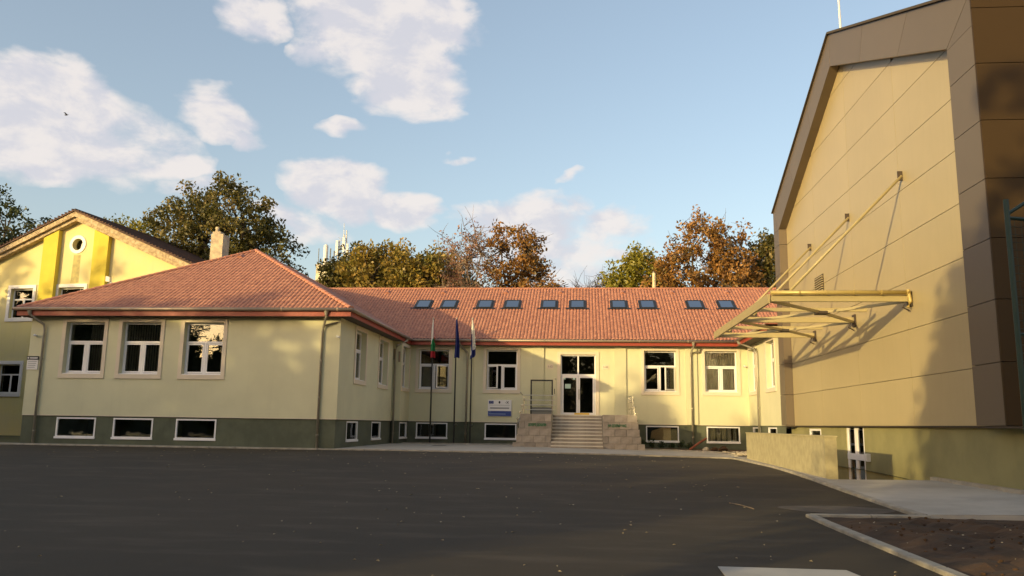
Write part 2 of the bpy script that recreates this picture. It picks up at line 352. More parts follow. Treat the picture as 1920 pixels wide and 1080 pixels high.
pit = MB(); pit.add([(5.9,19.9,-.62),(8.1,19.9,-.62),(8.1,33,-.62),(5.9,33,-.62)], [(0,1,2,3)]); pit.box(5.95,8.06,32.9,33.05,-.62,.4)
struct('stairwell_floor', pit, M['paving'])
# soil bed, hummocky
sx = [3.66+.22*i for i in range(60)]; sy = [2+.22*i for i in range(55)]
hm = {}
def soilz(x, y):
    n = .025*math.sin(x*3.1+y*1.7)+.02*math.sin(x*7.3-y*5.1)+.015*math.sin(x*13+y*11)
    e = min(clamp((x-3.7)/.5), clamp((13.75-y)/.5)); return zg(x, y)+.0+e*(.05+n+random.uniform(-.015,.02))
struct('soil_bed', grid(sx, sy, soilz), M['soil'], smooth=False)
cl = MB()
for _ in range(900):
    x = random.uniform(3.8,12); y = random.uniform(4,13.6); r = random.choice([.008,.012,.018,.03]); cl.sphere((x,y,soilz(x,y)+r*.3), r, 5, 3, (1,random.uniform(.6,1),.6))
part('soil_clods', cl, M['soil'], kind='stuff', label='clods and crumbs of earth lying on the bare soil bed', cat='soil clods')
gp = MB()
for _ in range(170):
    x = random.uniform(3.9,11); y = random.uniform(7,13.6); r = random.uniform(.006,.015); gp.sphere((x,y,soilz(x,y)+r*.5), r, 5, 3, (1.2,.8,.5))
part('pale_gravel', gp, M['rock'], kind='stuff', label='pale bits of gravel scattered over the soil bed', cat='gravel')
# concrete cover slab in the foreground yard
cs = MB()
P4 = [(1.36,8.72),(2.62,8.72),(2.9,6.4),(1.3,6.4)]
cs.add([(x,y,zg(x,y)+.004) for x,y in P4]+[(x,y,zg(x,y)+.012) for x,y in P4], [(4,5,6,7),(0,1,5,4),(1,2,6,5),(2,3,7,6),(3,0,4,7)])
part('concrete_slab', cs, M['paving'], label='pale concrete slab let into the asphalt at the bottom of the picture', cat='slab', origin=(2,8,.1))
# worn round patch by the bed corner
pm = MB(); vs = [(4.35+.95*math.cos(a)*(1+.1*math.sin(3*a)), 14.75+.55*math.sin(a)*(1+.08*math.cos(5*a)), 0) for a in [2*PI*k/28 for k in range(28)]]
pm.add([(x,y,zg(x,y)+.006) for x,y,_ in vs], [tuple(range(28))])
struct('asphalt_patch', pm, mat('patched_asphalt', (.075,.06,.048), .8, var=.25, vscale=2, bump=.5, bscale=40))
mc = MB(); mc.tube([(-6.3,35.8,zg(-6.3,35.8)+.035),(-6.3,35.8,zg(-6.3,35.8)+.052)], .34, 24)
part('manhole_cover', mc, M['darkmetal'], label='round dark manhole cover set in the pavement before the flagpoles', cat='manhole cover', origin=(-6.3,35.8,zg(-6.3,35.8)))
tw = MB(); tw.tube([(2.62,15.3,zg(2.62,15.3)+.012),(2.75,15.0,zg(2.7,15)+.02),(2.9,14.55,zg(2.9,14.5)+.01)], .009, 5)
part('twig', tw, M['barkpale'], label='thin pale twig lying alone on the asphalt yard', cat='twig', origin=(2.75,15,zg(2.7,15)))
lt = MB()
for _ in range(330):
    x = random.gauss(0,1)*5-1 if random.random() < .6 else random.uniform(-18,3.4); y = random.uniform(6,29)
    if x > 3.3: continue
    a = random.uniform(0,PI); s_ = random.uniform(.016,.05); z = zg(x,y)+.008; s_ *= clamp(y/16,.45,1); c_, n_ = math.cos(a)*s_, math.sin(a)*s_
    lt.add([(x-c_,y-n_,z),(x+n_*.5,y-c_*.5,z+.012),(x+c_,y+n_,z+.004),(x-n_*.5,y+c_*.5,z+.01)], [(0,1,2,3)])
part('leaf_litter', lt, M['litter'], kind='stuff', label='dry fallen leaves scattered across the dark asphalt yard', cat='fallen leaves')

# ------------------------------------------------------------------ windows (prototypes in local space: opening centre at x=0, looking along -y, z from the opening's foot)
def mesh_of(fn, name, m_, smooth=False):
    mb = MB(); fn(mb); return mb.mesh(name, m_, (0,0,0), smooth)
def rect_ring(mb, x0, x1, z0, z1, w_, y0, y1, mi=0):
    mb.box(x0, x1, y0, y1, z0, z0+w_, mi); mb.box(x0, x1, y0, y1, z1-w_, z1, mi)
    mb.box(x0, x0+w_, y0, y1, z0+w_, z1-w_, mi); mb.box(x1-w_, x1, y0, y1, z0+w_, z1-w_, mi)
OW, OH = 1.54, 1.98
SB = .20      # how deep the frames sit
WM = {}
def surround(mb, hw=OW/2, h=OH, b_=.145, d=.035):
    mb.box(-hw-b_, hw+b_, -d, .001, -b_, -.002); mb.box(-hw-b_, hw+b_, -d, .001, h+.002, h+b_)
    mb.box(-hw-b_, -hw-.002, -d, .001, -.002, h+.002); mb.box(hw+.002, hw+b_, -d, .001, -.002, h+.002)
    mb.box(-hw-b_-.01, hw+b_+.01, -d-.012, .0, -b_-.02, -b_-.001)
WM['surround'] = mesh_of(surround, 'window_surround', M['band'])
def frame(mb):
    hw = OW/2-.004; rect_ring(mb, -hw, hw, .004, OH-.004, .06, SB, SB+.07)
    mb.box(-hw+.06, hw-.06, SB-.004, SB+.072, 1.20, 1.275); mb.box(-.045, .045, SB-.006, SB+.07, .064, 1.20)
WM['frame'] = mesh_of(frame, 'frame', M['white'])
def sash(mb): rect_ring(mb, 0, .655, 0, 1.115, .052, -.012, .045)
WM['sash'] = mesh_of(sash, 'sash', M['white'])
WM['pane_top'] = mesh_of(lambda mb: mb.box(-OW/2+.055, OW/2-.055, SB+.03, SB+.042, 1.27, OH-.055), 'pane', M['glass'])
WM['pane_low'] = mesh_of(lambda mb: mb.box(.05, .605, .012, .024, .05, 1.065), 'pane', M['glass'])
WM['sill'] = mesh_of(lambda mb: mb.box(-OW/2+.003, OW/2-.003, .0, SB-.002, .002, .028), 'sill', M['white'])
def slats(x0, x1, zt, tilt):
    def fn(mb):
        n = int((x1-x0)/.10)
        for i in range(n):
            x = x0+.05+i*.10; dx = .042*math.cos(tilt); dy = .042*math.sin(tilt)
            mb.add([(x-dx,SB+.16-dy,.06),(x+dx,SB+.16+dy,.06),(x+dx,SB+.16+dy,zt),(x-dx,SB+.16-dy,zt)], [(0,1,2,3)])
    return fn
WM['blind_full'] = mesh_of(slats(-.72,.74,1.93,1.25), 'blind', M['blind'])
WM['blind_half'] = mesh_of(slats(.02,.74,1.93,1.2), 'blind', M['blind'])
def curt(mb):
    n = 60; vs = []
    for i in range(n+1):
        x = -.74+1.48*i/n; y = SB+.12+.035*math.sin(i*1.25)+.02*math.sin(i*.37); vs += [(x,y,.03),(x,y,1.95)]
    mb.add(vs, [(2*i,2*i+2,2*i+3,2*i+1) for i in range(n)])
WM['curtain'] = mesh_of(curt, 'curtain', M['curtain'], True)
def big_window(parent, x, y, z, rot, open_=None, dress=None):
    w_ = link('window', WM['surround'], parent, Vector((x,y,z))-wl(parent), (0,0,rot))
    link('frame', WM['frame'], w_); link('sill', WM['sill'], w_); link('pane', WM['pane_top'], w_)
    for side in (-1, 1):
        op = open_ if (open_ and open_[0] == side) else None
        if side < 0: sx, base = .7, (-.715, SB+.01, .075); ry = 0
        else: sx, base = .7, (.055, SB+.01, .075)
        hinge = 0
        if op:
            ang = R(op[1])
            if side < 0: s_ = link('sash', WM['sash'], w_, base, (0,0,ang))
            else:
                s_ = link('sash', WM['sash'], w_, (.71, SB+.01, .075), (0,0,PI-ang))
            link('pane', WM['pane_low'], w_, s_.location, s_.rotation_euler)
        else:
            link('sash', WM['sash'], w_, base); link('pane', WM['pane_low'], w_, base)
    if dress: link('curtain' if dress == 'curtain' else 'blind', WM[dress], w_)
    return w_
CW_, CH_ = 1.56, .74
def cframe(mb):
    hw = CW_/2; rect_ring(mb, -hw, hw, 0, CH_, .055, -.012, .06); mb.box(-hw-.02, hw+.02, -.05, .001, -.045, .035)
WM['cframe'] = mesh_of(cframe, 'cellar_window', M['white'])
WM['cpane'] = mesh_of(lambda mb: mb.box(-CW_/2+.05, CW_/2-.05, .03, .042, .05, CH_-.05), 'pane', M['glass'])
def cellar_window(parent, x, y, z, rot, dress=None, half=False):
    w_ = link('cellar_window', WM['cframe'], parent, Vector((x,y,z))-wl(parent), (0,0,rot)); link('pane', WM['cpane'], w_)
    return w_

def wall_holes(mb, o, d, Lw, z0, z1, holes, depth=.3, mi=0):
    """upright wall from point o along unit d, outside on the right-hand side of d; holes = (u0,u1,za,zb)"""
    us = sorted({0, Lw, *[h[0] for h in holes], *[h[1] for h in holes]}); zs = sorted({z0, z1, *[h[2] for h in holes], *[h[3] for h in holes]})
    n = (-d[1]*depth, d[0]*depth)
    P_ = lambda u, z, q=0: (o[0]+d[0]*u+n[0]*q, o[1]+d[1]*u+n[1]*q, z)
    for i in range(len(us)-1):
        for j in range(len(zs)-1):
            uc, zc = (us[i]+us[i+1])/2, (zs[j]+zs[j+1])/2
            if any(h[0] < uc < h[1] and h[2] < zc < h[3] for h in holes): continue
            mb.add([P_(us[i],zs[j]),P_(us[i+1],zs[j]),P_(us[i+1],zs[j+1]),P_(us[i],zs[j+1])], [(0,1,2,3)], mi)
            mb.add([P_(us[i],zs[j],1),P_(us[i+1],zs[j],1),P_(us[i+1],zs[j+1],1),P_(us[i],zs[j+1],1)], [(3,2,1,0)], mi)
    for h in holes:
        c = [(h[0],h[2]),(h[1],h[2]),(h[1],h[3]),(h[0],h[3])]
        for k in range(4):
            a, b_ = c[k], c[(k+1) % 4]; mb.add([P_(*a),P_(*b_),P_(*b_,1),P_(*a,1)], [(0,1,2,3)], mi)

# ------------------------------------------------------------------ the school
school = thing('school_building', (-.3,40,.45), 'long pale yellow single storey school with red tiled roof and ten skylights', 'school building')
ZP, ZT = 1.6, 5.42
wins_f = [-19.0,-16.74,-14.27]; wins_c = [-7.40,-4.00,3.73,6.64]
hole = lambda c, o0, w_=OW: (c-o0-w_/2, c-o0+w_/2)
WZ = 3.165
wallm = MB()
wall_holes(wallm, (-21.2,29.4), (1,0), 12.2, ZP, ZT, [(*hole(c,-21.2),WZ,WZ+OH) for c in wins_f])
side_c = [32.27,36.07]
wall_holes(wallm, (-9.0,29.4), (0,1), 8.6, ZP, ZT, [(*hole(c,29.4),WZ,WZ+OH) for c in side_c])
wall_holes(wallm, (-9.0,38.0), (1,0), .4, ZP, ZT, [])
wall_holes(wallm, (-8.6,38.0), (0,1), 2.0, ZP, ZT, [(.2,1.74,WZ,WZ+OH)])
DX0, DX1, DZ0, DZ1 = -1.10, .62, 2.0, 4.93
wall_holes(wallm, (-8.6,40), (1,0), 16.5, ZP, ZT, [(*hole(c,-8.6),WZ,WZ+OH) for c in wins_c]+[(DX0+8.6,DX1+8.6,DZ0,DZ1)])
rs_c = [38.9,36.0]
wall_holes(wallm, (7.9,40), (0,-1), 6.95, ZP, ZT, [(40-38.9-.77,40-38.9+.77,WZ,WZ+OH),(40-35.15-.77,40-35.15+.77,WZ,WZ+OH)])
wall_holes(wallm, (-21.2,52), (0,-1), 22.6, ZP, ZT, [])
part('wall', wallm, M['stucco'], school)
pl = MB(); o_ = .04
CZ = .79
wall_holes(pl, (-21.2,29.4+o_), (1,0), 12.2-o_, -.2, ZP, [(*hole(c,-21.2,CW_),CZ,CZ+CH_) for c in (-19.03,-16.78,-14.33)], .5)
wall_holes(pl, (-9.0-o_,29.4+o_), (0,1), 8.6, -.2, ZP, [(*hole(c,29.4+o_,CW_),CZ,CZ+CH_) for c in (31.65,35.4)], .5)
wall_holes(pl, (-9.0,38.0+o_), (1,0), .4-o_, -.2, ZP, [])
wall_holes(pl, (-8.6-o_,38.0+o_), (0,1), 2.0, -.2, ZP, [(.2,1.76,CZ,CZ+CH_)], .5)
wall_holes(pl, (-8.6-o_,40+o_), (1,0), 16.5+2*o_, -.2, ZP, [(*hole(c,-8.6-o_,CW_),CZ,CZ+CH_) for c in (-7.43,-4.02,3.80,6.67)], .5)
wall_holes(pl, (7.9+o_,40+o_), (0,-1), 6.95, -.2, ZP, [(40+o_-38.6-.78,40+o_-38.6+.78,CZ,CZ+CH_),(40+o_-35.4-.78,40+o_-35.4+.78,CZ,CZ+CH_)], .5)
wall_holes(pl, (-21.2+o_,52), (0,-1), 22.6-o_, -.2, ZP, [])
part('plinth', pl, M['plinth'], school)
# light drip strip where wall meets plinth
dr = MB(); dr.box(-21.2,-9.0,29.385,29.41,ZP-.012,ZP+.014); dr.box(-9.01,-8.985,29.4,38,ZP-.012,ZP+.014); dr.box(-8.6,7.9,39.985,40.01,ZP-.012,ZP+.014)
part('drip_strip', dr, M['band'], school)
for k, c in enumerate(wins_f): big_window(school, c, 29.4, WZ, 0, None, ['blind_half','blind_full',None][k])
for c in side_c: big_window(school, -9.0, c, WZ, PI/2, None, 'curtain')
big_window(school, -8.6, 38.97, WZ, PI/2, None, 'blind_half')
for c, op, dz in zip(wins_c, [(1,-30),(-1,-38),(1,-40),None], [None,None,None,'curtain']): big_window(school, c, 40, WZ, 0, op, dz)
for c in (38.9, 35.15): big_window(school, 7.9, c, WZ, -PI/2, None, 'curtain')
for c in (-19.03,-16.78,-14.33): cellar_window(school, c, 29.4+o_, CZ, 0)
for c in (31.65,35.4): cellar_window(school, -9.0-o_, c, CZ, PI/2)
cellar_window(school, -8.6-o_, 39.02, CZ, PI/2)
cws = [cellar_window(school, c, 40+o_, CZ, 0) for c in (-7.43,-4.02,3.80,6.67)]
for c in (38.6,35.4): cellar_window(school, 7.9+o_, c, CZ, -PI/2)
link('cardboard_sheet', mesh_of(lambda mb: mb.prism([(-.58,.08),(.42,.04),(.40,.66),(.05,.68),(-.5,.50)], 'y', .10, .12), 'cardboard_sheet', M['cardboard']), cws[2])
cc_ = MB(); n = 50; vs = []
for i in range(n+1):
    x = -.7+1.4*i/n; vs += [(x,.16+.03*math.sin(i*1.1)*math.sin(i*.31),.03),(x,.16+.03*math.sin(i*1.1)*math.sin(i*.31),.72)]
cc_.add(vs, [(2*i,2*i+2,2*i+3,2*i+1) for i in range(n) if (i//3) % 3 != 1 or i < 8])
link('curtain', cc_.mesh('cellar_curtain', M['blind']), cws[3])
# pilasters
for x0, x1 in ((-5.94,-5.42),(-2.49,-1.91),(1.52,2.10),(4.95,5.5)):
    part('pilaster', MB().box(x0, x1, 39.93, 39.995, ZP+.002, ZT), M['pilaster'], school)
# rooms: floor, ceiling and back walls so the windows look into dark rooms
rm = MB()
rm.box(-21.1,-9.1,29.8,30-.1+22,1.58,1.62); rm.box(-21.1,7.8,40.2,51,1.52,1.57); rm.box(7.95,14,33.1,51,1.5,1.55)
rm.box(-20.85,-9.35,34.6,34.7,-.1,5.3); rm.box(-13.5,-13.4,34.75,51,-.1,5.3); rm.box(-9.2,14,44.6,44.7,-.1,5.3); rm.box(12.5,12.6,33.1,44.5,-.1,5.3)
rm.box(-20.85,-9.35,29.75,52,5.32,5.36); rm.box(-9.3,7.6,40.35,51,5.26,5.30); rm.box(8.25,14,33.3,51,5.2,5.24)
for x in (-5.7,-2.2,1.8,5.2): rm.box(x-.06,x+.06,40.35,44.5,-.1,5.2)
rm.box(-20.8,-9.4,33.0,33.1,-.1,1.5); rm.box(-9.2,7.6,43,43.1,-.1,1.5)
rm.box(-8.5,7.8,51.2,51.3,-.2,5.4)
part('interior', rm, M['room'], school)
# entrance door
def door():
    w0, w1, h = DX0, DX1, DZ1
    sr = MB(); yb = 40
    sr.box(w0-.16,w0-.002,yb-.035,yb+.001,DZ0-.0,h+.13); sr.box(w1+.002,w1+.16,yb-.035,yb+.001,DZ0,h+.13); sr.box(w0-.002,w1+.002,yb-.035,yb+.001,h+.002,h+.13)
    d_ = part('entrance_door', sr, M['band'], school, origin=(-.24,40,2))
    f_ = MB(); y0, y1 = 40.12, 40.19
    f_.box(w0,w0+.06,y0,y1,DZ0,h); f_.box(w1-.06,w1,y0,y1,DZ0,h); f_.box(w0+.06,w1-.06,y0,y1,h-.06,h); f_.box(w0+.06,w1-.06,y0-.01,y1,3.90,3.98)
    f_.box(-.275,-.205,y0,y1,3.98,h-.06)
    part('frame', f_, M['white'], d_)
    for x0, x1 in ((w0+.065,-.245),(-.235,w1-.065)):
        lf = MB(); rr = .085; ya, yb_ = y0+.0, y1-.01
        lf.box(x0,x1,ya,yb_,DZ0+.01,DZ0+.11); lf.box(x0,x1,ya,yb_,3.80,3.895); lf.box(x0,x0+rr,ya,yb_,DZ0+.11,3.80); lf.box(x1-rr,x1,ya,yb_,DZ0+.11,3.80)
        part('door_leaf', lf, M['white'], d_)
        part('pane', MB().box(x0+rr-.01,x1-rr+.01,ya+.025,ya+.037,DZ0+.1,3.81), M['glass'], d_)
    for x0, x1 in ((w0+.05,-.27),(-.21,w1-.05)): part('pane', MB().box(x0,x1,y0+.03,y0+.042,3.975,h-.05), M['glass'], d_)
    part('handle', MB().tube([(-.2,y0-.06,2.75),(-.2,y0-.06,3.25)], .018, 8).tube([(-.2,y0,2.8),(-.2,y0-.06,2.8)], .012, 6).tube([(-.2,y0,3.2),(-.2,y0-.06,3.2)], .012, 6), M['steel'], d_)
    part('notice', MB().box(-.88,-.60,y0+.01,y0+.02,3.28,3.50).box(-1.0,-.86,y0+.01,y0+.018,3.72,3.80).box(-.50,-.38,y0+.01,y0+.018,3.72,3.80), M['mint'], d_)
door()
part('doormat', MB().box(-.42,.30,39.55,39.95,2.0,2.09), M['yellow'], None, label='yellow strip of door mat at the foot of the glass entrance door', cat='doormat', origin=(-.06,39.75,2))

# roof tiles: wavy courses as real relief
SL = .5538; EZ = 5.6
def tile_slope(P0, e, nrm, Lu, vlo, vhi, name='roof_tiles'):
    pitch = .172; prof = [0, .004, .044, .056, .046]; frac = [0, .10, .24, .60, .90]; cv = .30; nw = int(round(Lu/pitch)); nu = nw*5
    us = np.array([(i//5+frac[i % 5])*Lu/nw for i in range(nu+1)]); lo = np.array([vlo(u) for u in us]); hi = np.array([vhi(u) for u in us]); hi = np.maximum(hi, lo)
    hw_ = np.array([prof[i % 5] for i in range(nu+1)]); nr = int(math.ceil(max(hi)/cv)); V = []; F = []; nv = 0
    rj = rng.uniform(-.008,.008,size=(nr, nu+1))
    for r_ in range(nr):
        a = np.clip(np.full(nu+1, r_*cv)-(.03 if r_ else .02), lo, hi) if r_ else np.clip(np.full(nu+1, 0.), lo, hi); a = np.clip(np.full(nu+1, r_*cv), lo, hi); c = np.clip(np.full(nu+1, (r_+1)*cv), lo, hi)
        lift = .020
        rows = [(a, hw_+0.0), (a-(.0), hw_+lift+rj[r_]), (c, hw_+.004)]
        for vv, hh in rows:
            x = P0[0]+e[0]*us+nrm[0]*vv; y = P0[1]+e[1]*us+nrm[1]*vv; z = EZ+SL*vv+hh; V.append(np.stack([x,y,z],1))
        ok = ((c[:-1]-a[:-1]) > 1e-6) | ((c[1:]-a[1:]) > 1e-6)
        i = np.nonzero(ok)[0]; b0 = nv; n1 = nu+1
        for k in (0, 1): F.append(np.stack([b0+k*n1+i, b0+k*n1+i+1, b0+(k+1)*n1+i+1, b0+(k+1)*n1+i],1))
        nv += 3*n1
    V = np.concatenate(V); F = np.concatenate(F)
    me = bpy.data.meshes.new(name); me.vertices.add(len(V)); me.vertices.foreach_set('co', (V-np.array(wl(school))).ravel())
    me.loops.add(F.size); me.loops.foreach_set('vertex_index', F.ravel().astype(np.int32)); me.polygons.add(len(F))
    me.polygons.foreach_set('loop_start', np.arange(0, F.size, 4, dtype=np.int32)); me.update(calc_edges=True); me.materials.append(M['tile'])
    o = link(name, me, school, (0,0,0)); o['kind'] = 'stuff'; return o
tile_slope((-21.5,28.9), (1,0), (0,1), 13, lambda u: 0, lambda u: min(u,13-u))
tile_slope((-8.5,28.9), (0,1), (-1,0), 17.1, lambda u: max(0,u-10.6), lambda u: min(u,6.5))
tile_slope((-21.5,28.9), (0,1), (1,0), 23.6, lambda u: 0, lambda u: min(u,6.5))
tile_slope((-15,39.5), (1,0), (0,1), 28.8, lambda u: max(0,6.5-u,u-22.3), lambda u: 6.5)
tile_slope((7.3,32.95), (0,1), (1,0), 13.05, lambda u: max(0,u-6.55), lambda u: 6.5)
bk = MB(); bk.add([(-21.5,52.5,EZ),(20,52.5,EZ),(20,46,9.2),(-15,46,9.2)], [(0,1,2,3)]); bk.add([(13.8,32.95,9.2),(20.3,32.95,EZ),(20.3,46,EZ),(13.8,46,9.2)], [(0,1,2,3)])
bk.add([(7.3,32.93,EZ),(20.3,32.93,EZ),(13.8,32.93,9.2)], [(0,1,2)])
bk.add([(-21.4,29.0,EZ-.03),(-8.6,29.0,EZ-.03),(-8.6,39.55,EZ-.03),(7.4,39.55,EZ-.03),(7.4,33,EZ-.03),(20,33,EZ-.03),(20,52.4,EZ-.03),(-21.4,52.4,EZ-.03)], [tuple(range(8))])
part('rear_roof', bk, M['rooffelt'], school)
# ridge and hip tiles, one by one, sharing a mesh
def rtile(mb):
    n = 8; vs = []
    for x, r_ in ((0,.125),(.30,.105),(.36,.10)):
        for k in range(n+1):
            t = PI*k/n; vs.append((x, r_*math.cos(t), .085*r_/.12*math.sin(t)+.0))
    for j in range(2):
        mb.add(vs[j*(n+1):(j+2)*(n+1)], [(k,k+1,n+2+k,n+1+k) for k in range(n)])
    mb.add(vs[:n+1], [tuple(range(n+1))])
RT = mesh_of(rtile, 'ridge_tile', M['ridge'], False)
def ridge_run(a, b_, lift=.04, st=.30):
    a, b_ = Vector(a), Vector(b_); d = b_-a; n = int(d.length/st); q = d.normalized()
    rz = math.atan2(q.y,q.x); ry = -math.asin(q.z)
    for k in range(n):
        p = a+q*k*d.length/n+Vector((0,0,lift)); link('ridge_tile', RT, school, p-wl(school), (0,ry,rz))
ridge_run((-8.5,28.9,EZ), (-15,35.4,9.2), .03); ridge_run((-21.5,28.9,EZ), (-15,35.4,9.2), .03)
ridge_run((-15,35.4,9.2), (-15,46,9.2), .01); ridge_run((-15,46,9.2), (13.8,46,9.2), .01)
# gutters, fascia, soffit
g = lambda *pts: MB().tube(pts, .065, 10)
for pts in ([(-21.62,28.82,5.58),(-8.42,28.82,5.57)], [(-8.42,28.86,5.56),(-8.42,39.42,5.55)], [(-8.42,39.42,5.55),(7.22,39.42,5.55)], [(7.22,39.42,5.55),(7.22,33,5.56)], [(-21.62,28.86,5.58),(-21.62,52,5.58)]):
    part('gutter', g(*pts), M['gutter'], school, smooth=True)
# gutter joints
gj = MB()
for x in np.arange(-19.5,-8.6,2.1): gj.tube([(x,28.82,5.575),(x+.05,28.82,5.575)], .075, 10)
for x in np.arange(-6.5,7,2.3): gj.tube([(x,39.42,5.55),(x+.05,39.42,5.55)], .075, 10)
part('gutter_joints', gj, M['gutter'], school)
fa = MB(); fz0, fz1 = 5.33, 5.53
fa.box(-21.5,-8.5,28.90,28.93,fz0,fz1); fa.box(-8.53,-8.5,28.93,39.5,fz0,fz1); fa.box(-8.5,7.3,39.5,39.53,fz0,fz1); fa.box(7.3,7.33,33,39.5,fz0,fz1); fa.box(-21.5,-21.47,28.93,52,fz0,fz1)
part('fascia', fa, M['fascia'], school)
so = MB(); so.box(-21.47,-8.53,28.93,29.42,fz0+.01,fz0+.03); so.box(-9.02,-8.53,29.42,39.5,fz0+.01,fz0+.03); so.box(-8.62,7.9,39.53,40.02,fz0+.01,fz0+.03); so.box(7.33,7.92,33,39.5,fz0+.01,fz0+.03); so.box(-21.47,-21.18,29.42,52,fz0+.01,fz0+.03)
part('soffit', so, M['soffit'], school)
def downpipe(pts, funnel=None):
    mb = MB().tube(pts, .045, 10)
    o = part('downpipe', mb, M['pipe'], school, smooth=True)
    br = MB()
    zs = sorted(p[2] for p in pts); x, y = pts[-1][0], pts[-1][1]
    for z in np.arange(1.0, pts[-2][2]-.2, 1.35): br.tube([(x,y,z),(x,y,z+.05)], .056, 10)
    part('bracket', br, M['pipe'], o)
    f_ = pts[0]; part('funnel', MB().tube([(f_[0],f_[1],f_[2]-.10),(f_[0],f_[1],f_[2]+.06)], [.05,.09], 10), M['pipe'], o)
downpipe([(-20.95,28.85,5.46),(-20.95,28.86,5.38),(-20.62,29.28,5.02),(-20.6,29.31,4.8),(-20.6,29.33,.55)])
downpipe([(-9.40,28.85,5.46),(-9.40,28.86,5.34),(-9.62,29.3,5.0),(-9.66,29.32,4.8),(-9.66,29.33,.55)])
part('pipe_elbow', MB().tube([(-9.62,29.3,5.02),(-9.35,29.33,5.10),(-9.12,29.36,5.16)], .035, 8), M['pipe'], school)
downpipe([(-8.45,38.35,5.45),(-8.47,38.2,5.36),(-8.80,37.9,5.14),(-8.88,37.92,4.9),(-8.88,37.93,.55)])
downpipe([(-6.1,39.45,5.45),(-6.05,39.5,5.36),(-5.72,39.86,5.0),(-5.70,39.87,4.9),(-5.72,39.87,.55)])
downpipe([(5.28,39.43,5.45),(5.28,39.45,5.30),(5.20,39.84,5.0),(5.2,39.86,4.8),(5.22,39.87,.55)])
part('pipe_elbow', MB().tube([(5.24,39.84,5.03),(5.6,39.88,5.08),(5.7,39.9,5.25)], .035, 8), M['pipe'], school)
downpipe([(7.25,38.6,5.45),(7.3,38.5,5.38),(7.75,37.6,5.05),(7.80,37.4,4.8),(7.80,37.4,.9)])
# wall vents
for x, z in ((-8.93,4.72),(-8.70,4.60)): part('wall_vent', MB().box(x-.05,x+.05,37.97,38.01,z-.25,z+.25), M['gutter'], school)
# skylights
sk_dir = Vector((0,1,SL)).normalized(); sk_ang = math.atan(SL)
def skyf(mb):
    rect_ring(mb, -.39, .39, -.58, .58, .06, -.06, .06)
SKF = MB(); 
for a in ((-.39,.39,-.58,-.51),(-.39,.39,.51,.58),(-.39,-.32,-.51,.51),(.32,.39,-.51,.51)): SKF.box(a[0],a[1],a[2],a[3],-.02,.09)
SKF.add([(-.62,-.70,.045),(.62,-.70,.045),(.62,-.58,.06),(-.62,-.58,.06)], [(0,1,2,3)]); SKF.box(-.47,-.40,-.60,.60,-.02,.055); SKF.box(.40,.47,-.60,.60,-.02,.055)
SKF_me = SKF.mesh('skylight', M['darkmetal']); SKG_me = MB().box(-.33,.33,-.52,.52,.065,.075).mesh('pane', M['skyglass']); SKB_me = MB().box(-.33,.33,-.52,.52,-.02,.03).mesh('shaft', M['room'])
for cx in (-8.75,-7.32,-5.33,-3.83,-1.83,-.30,1.92,3.45,5.96,7.60):
    yc = 43.66; z = EZ+SL*(yc-39.5)+.03
    s_ = link('skylight', SKF_me, school, Vector((cx,yc,z))-wl(school), (sk_ang,0,0)); link('pane', SKG_me, s_); link('shaft', SKB_me, s_)
RV = mesh_of(lambda mb: mb.prism([(-.16,0),(.16,0),(.05,.1),(-.05,.1)], 'y', -.15, .15), 'roof_vent', M['tile'])
for cx in (-11.2,-7.95,-4.36,-1.25,2.22,4.96,7.98): link('roof_vent', RV, school, Vector((cx,45.35,EZ+SL*5.85+.04))-wl(school), (sk_ang,0,0))
link('roof_vent', RV, school, Vector((-15.3,34.5,EZ+SL*5.6+.04))-wl(school), (sk_ang,0,0))

# small fittings on the walls
def seccam(x, y, z, label, rot=0):
    t = thing('security_camera', (x,y,z), label, 'security camera', None, (0,0,rot))
    link('mount', mesh_of(lambda mb: mb.tube([(0,0,0),(0,-.10,0)], .03, 8), 'mount', M['white2']), t)
    link('housing', mesh_of(lambda mb: mb.tube([(-.02,-.08,.0),(.10,-.14,-.03)], [.045,.04], 8), 'housing', M['white2'], True), t)
seccam(-20.95, 29.36, 4.62, 'small round camera high on the left end of the front wall, above the address plate')
seccam(-9.08, 29.36, 4.62, 'small camera high on the corner between the left wing front and courtyard side')
seccam(7.72, 39.96, 4.42, 'tiny camera on the yellow wall right of the curtained window')
def font_mesh(txt, size, m_, depth=.006, name='lettering', bold=0.0):
    cu = bpy.data.curves.new(name, 'FONT'); cu.body = txt; cu.size = size; cu.extrude = depth; cu.align_x = 'CENTER'; cu.align_y = 'CENTER'; cu.offset = bold; cu.resolution_u = 3
    ob = bpy.data.objects.new(name, cu); COL.objects.link(ob); dg = bpy.context.evaluated_depsgraph_get(); dg.update()
    me = bpy.data.meshes.new_from_object(ob.evaluated_get(dg)); bpy.data.objects.remove(ob); bpy.data.curves.remove(cu)
    me.materials.clear(); me.materials.append(m_); return me
up90 = (PI/2,0,0)
# address plate at far left
ap = thing('address_sign', (-20.98,29.38,3.58), 'small pale address plate with dark header beside the left downpipe', 'sign')
link('plate', mesh_of(lambda mb: mb.box(-.22,.22,-.015,.01,-.27,.13), 'plate', M['signwhite']), ap)
link('header', mesh_of(lambda mb: mb.box(-.24,.24,-.022,.0,.10,.24), 'header', M['ink']), ap)
tx = MB()
for k in range(4): tx.box(-.18,.17-.02*k,-.0185,-.015,.03-.075*k,.052-.075*k)
link('text_lines', tx.mesh('text_lines', M['inkgrey']), ap)
link('header_text', mesh_of(lambda mb: mb.box(-.21,-.15,-.026,-.02,.145,.20).box(-.11,.20,-.026,-.02,.15,.19), 'header_text', M['signwhite']), ap)
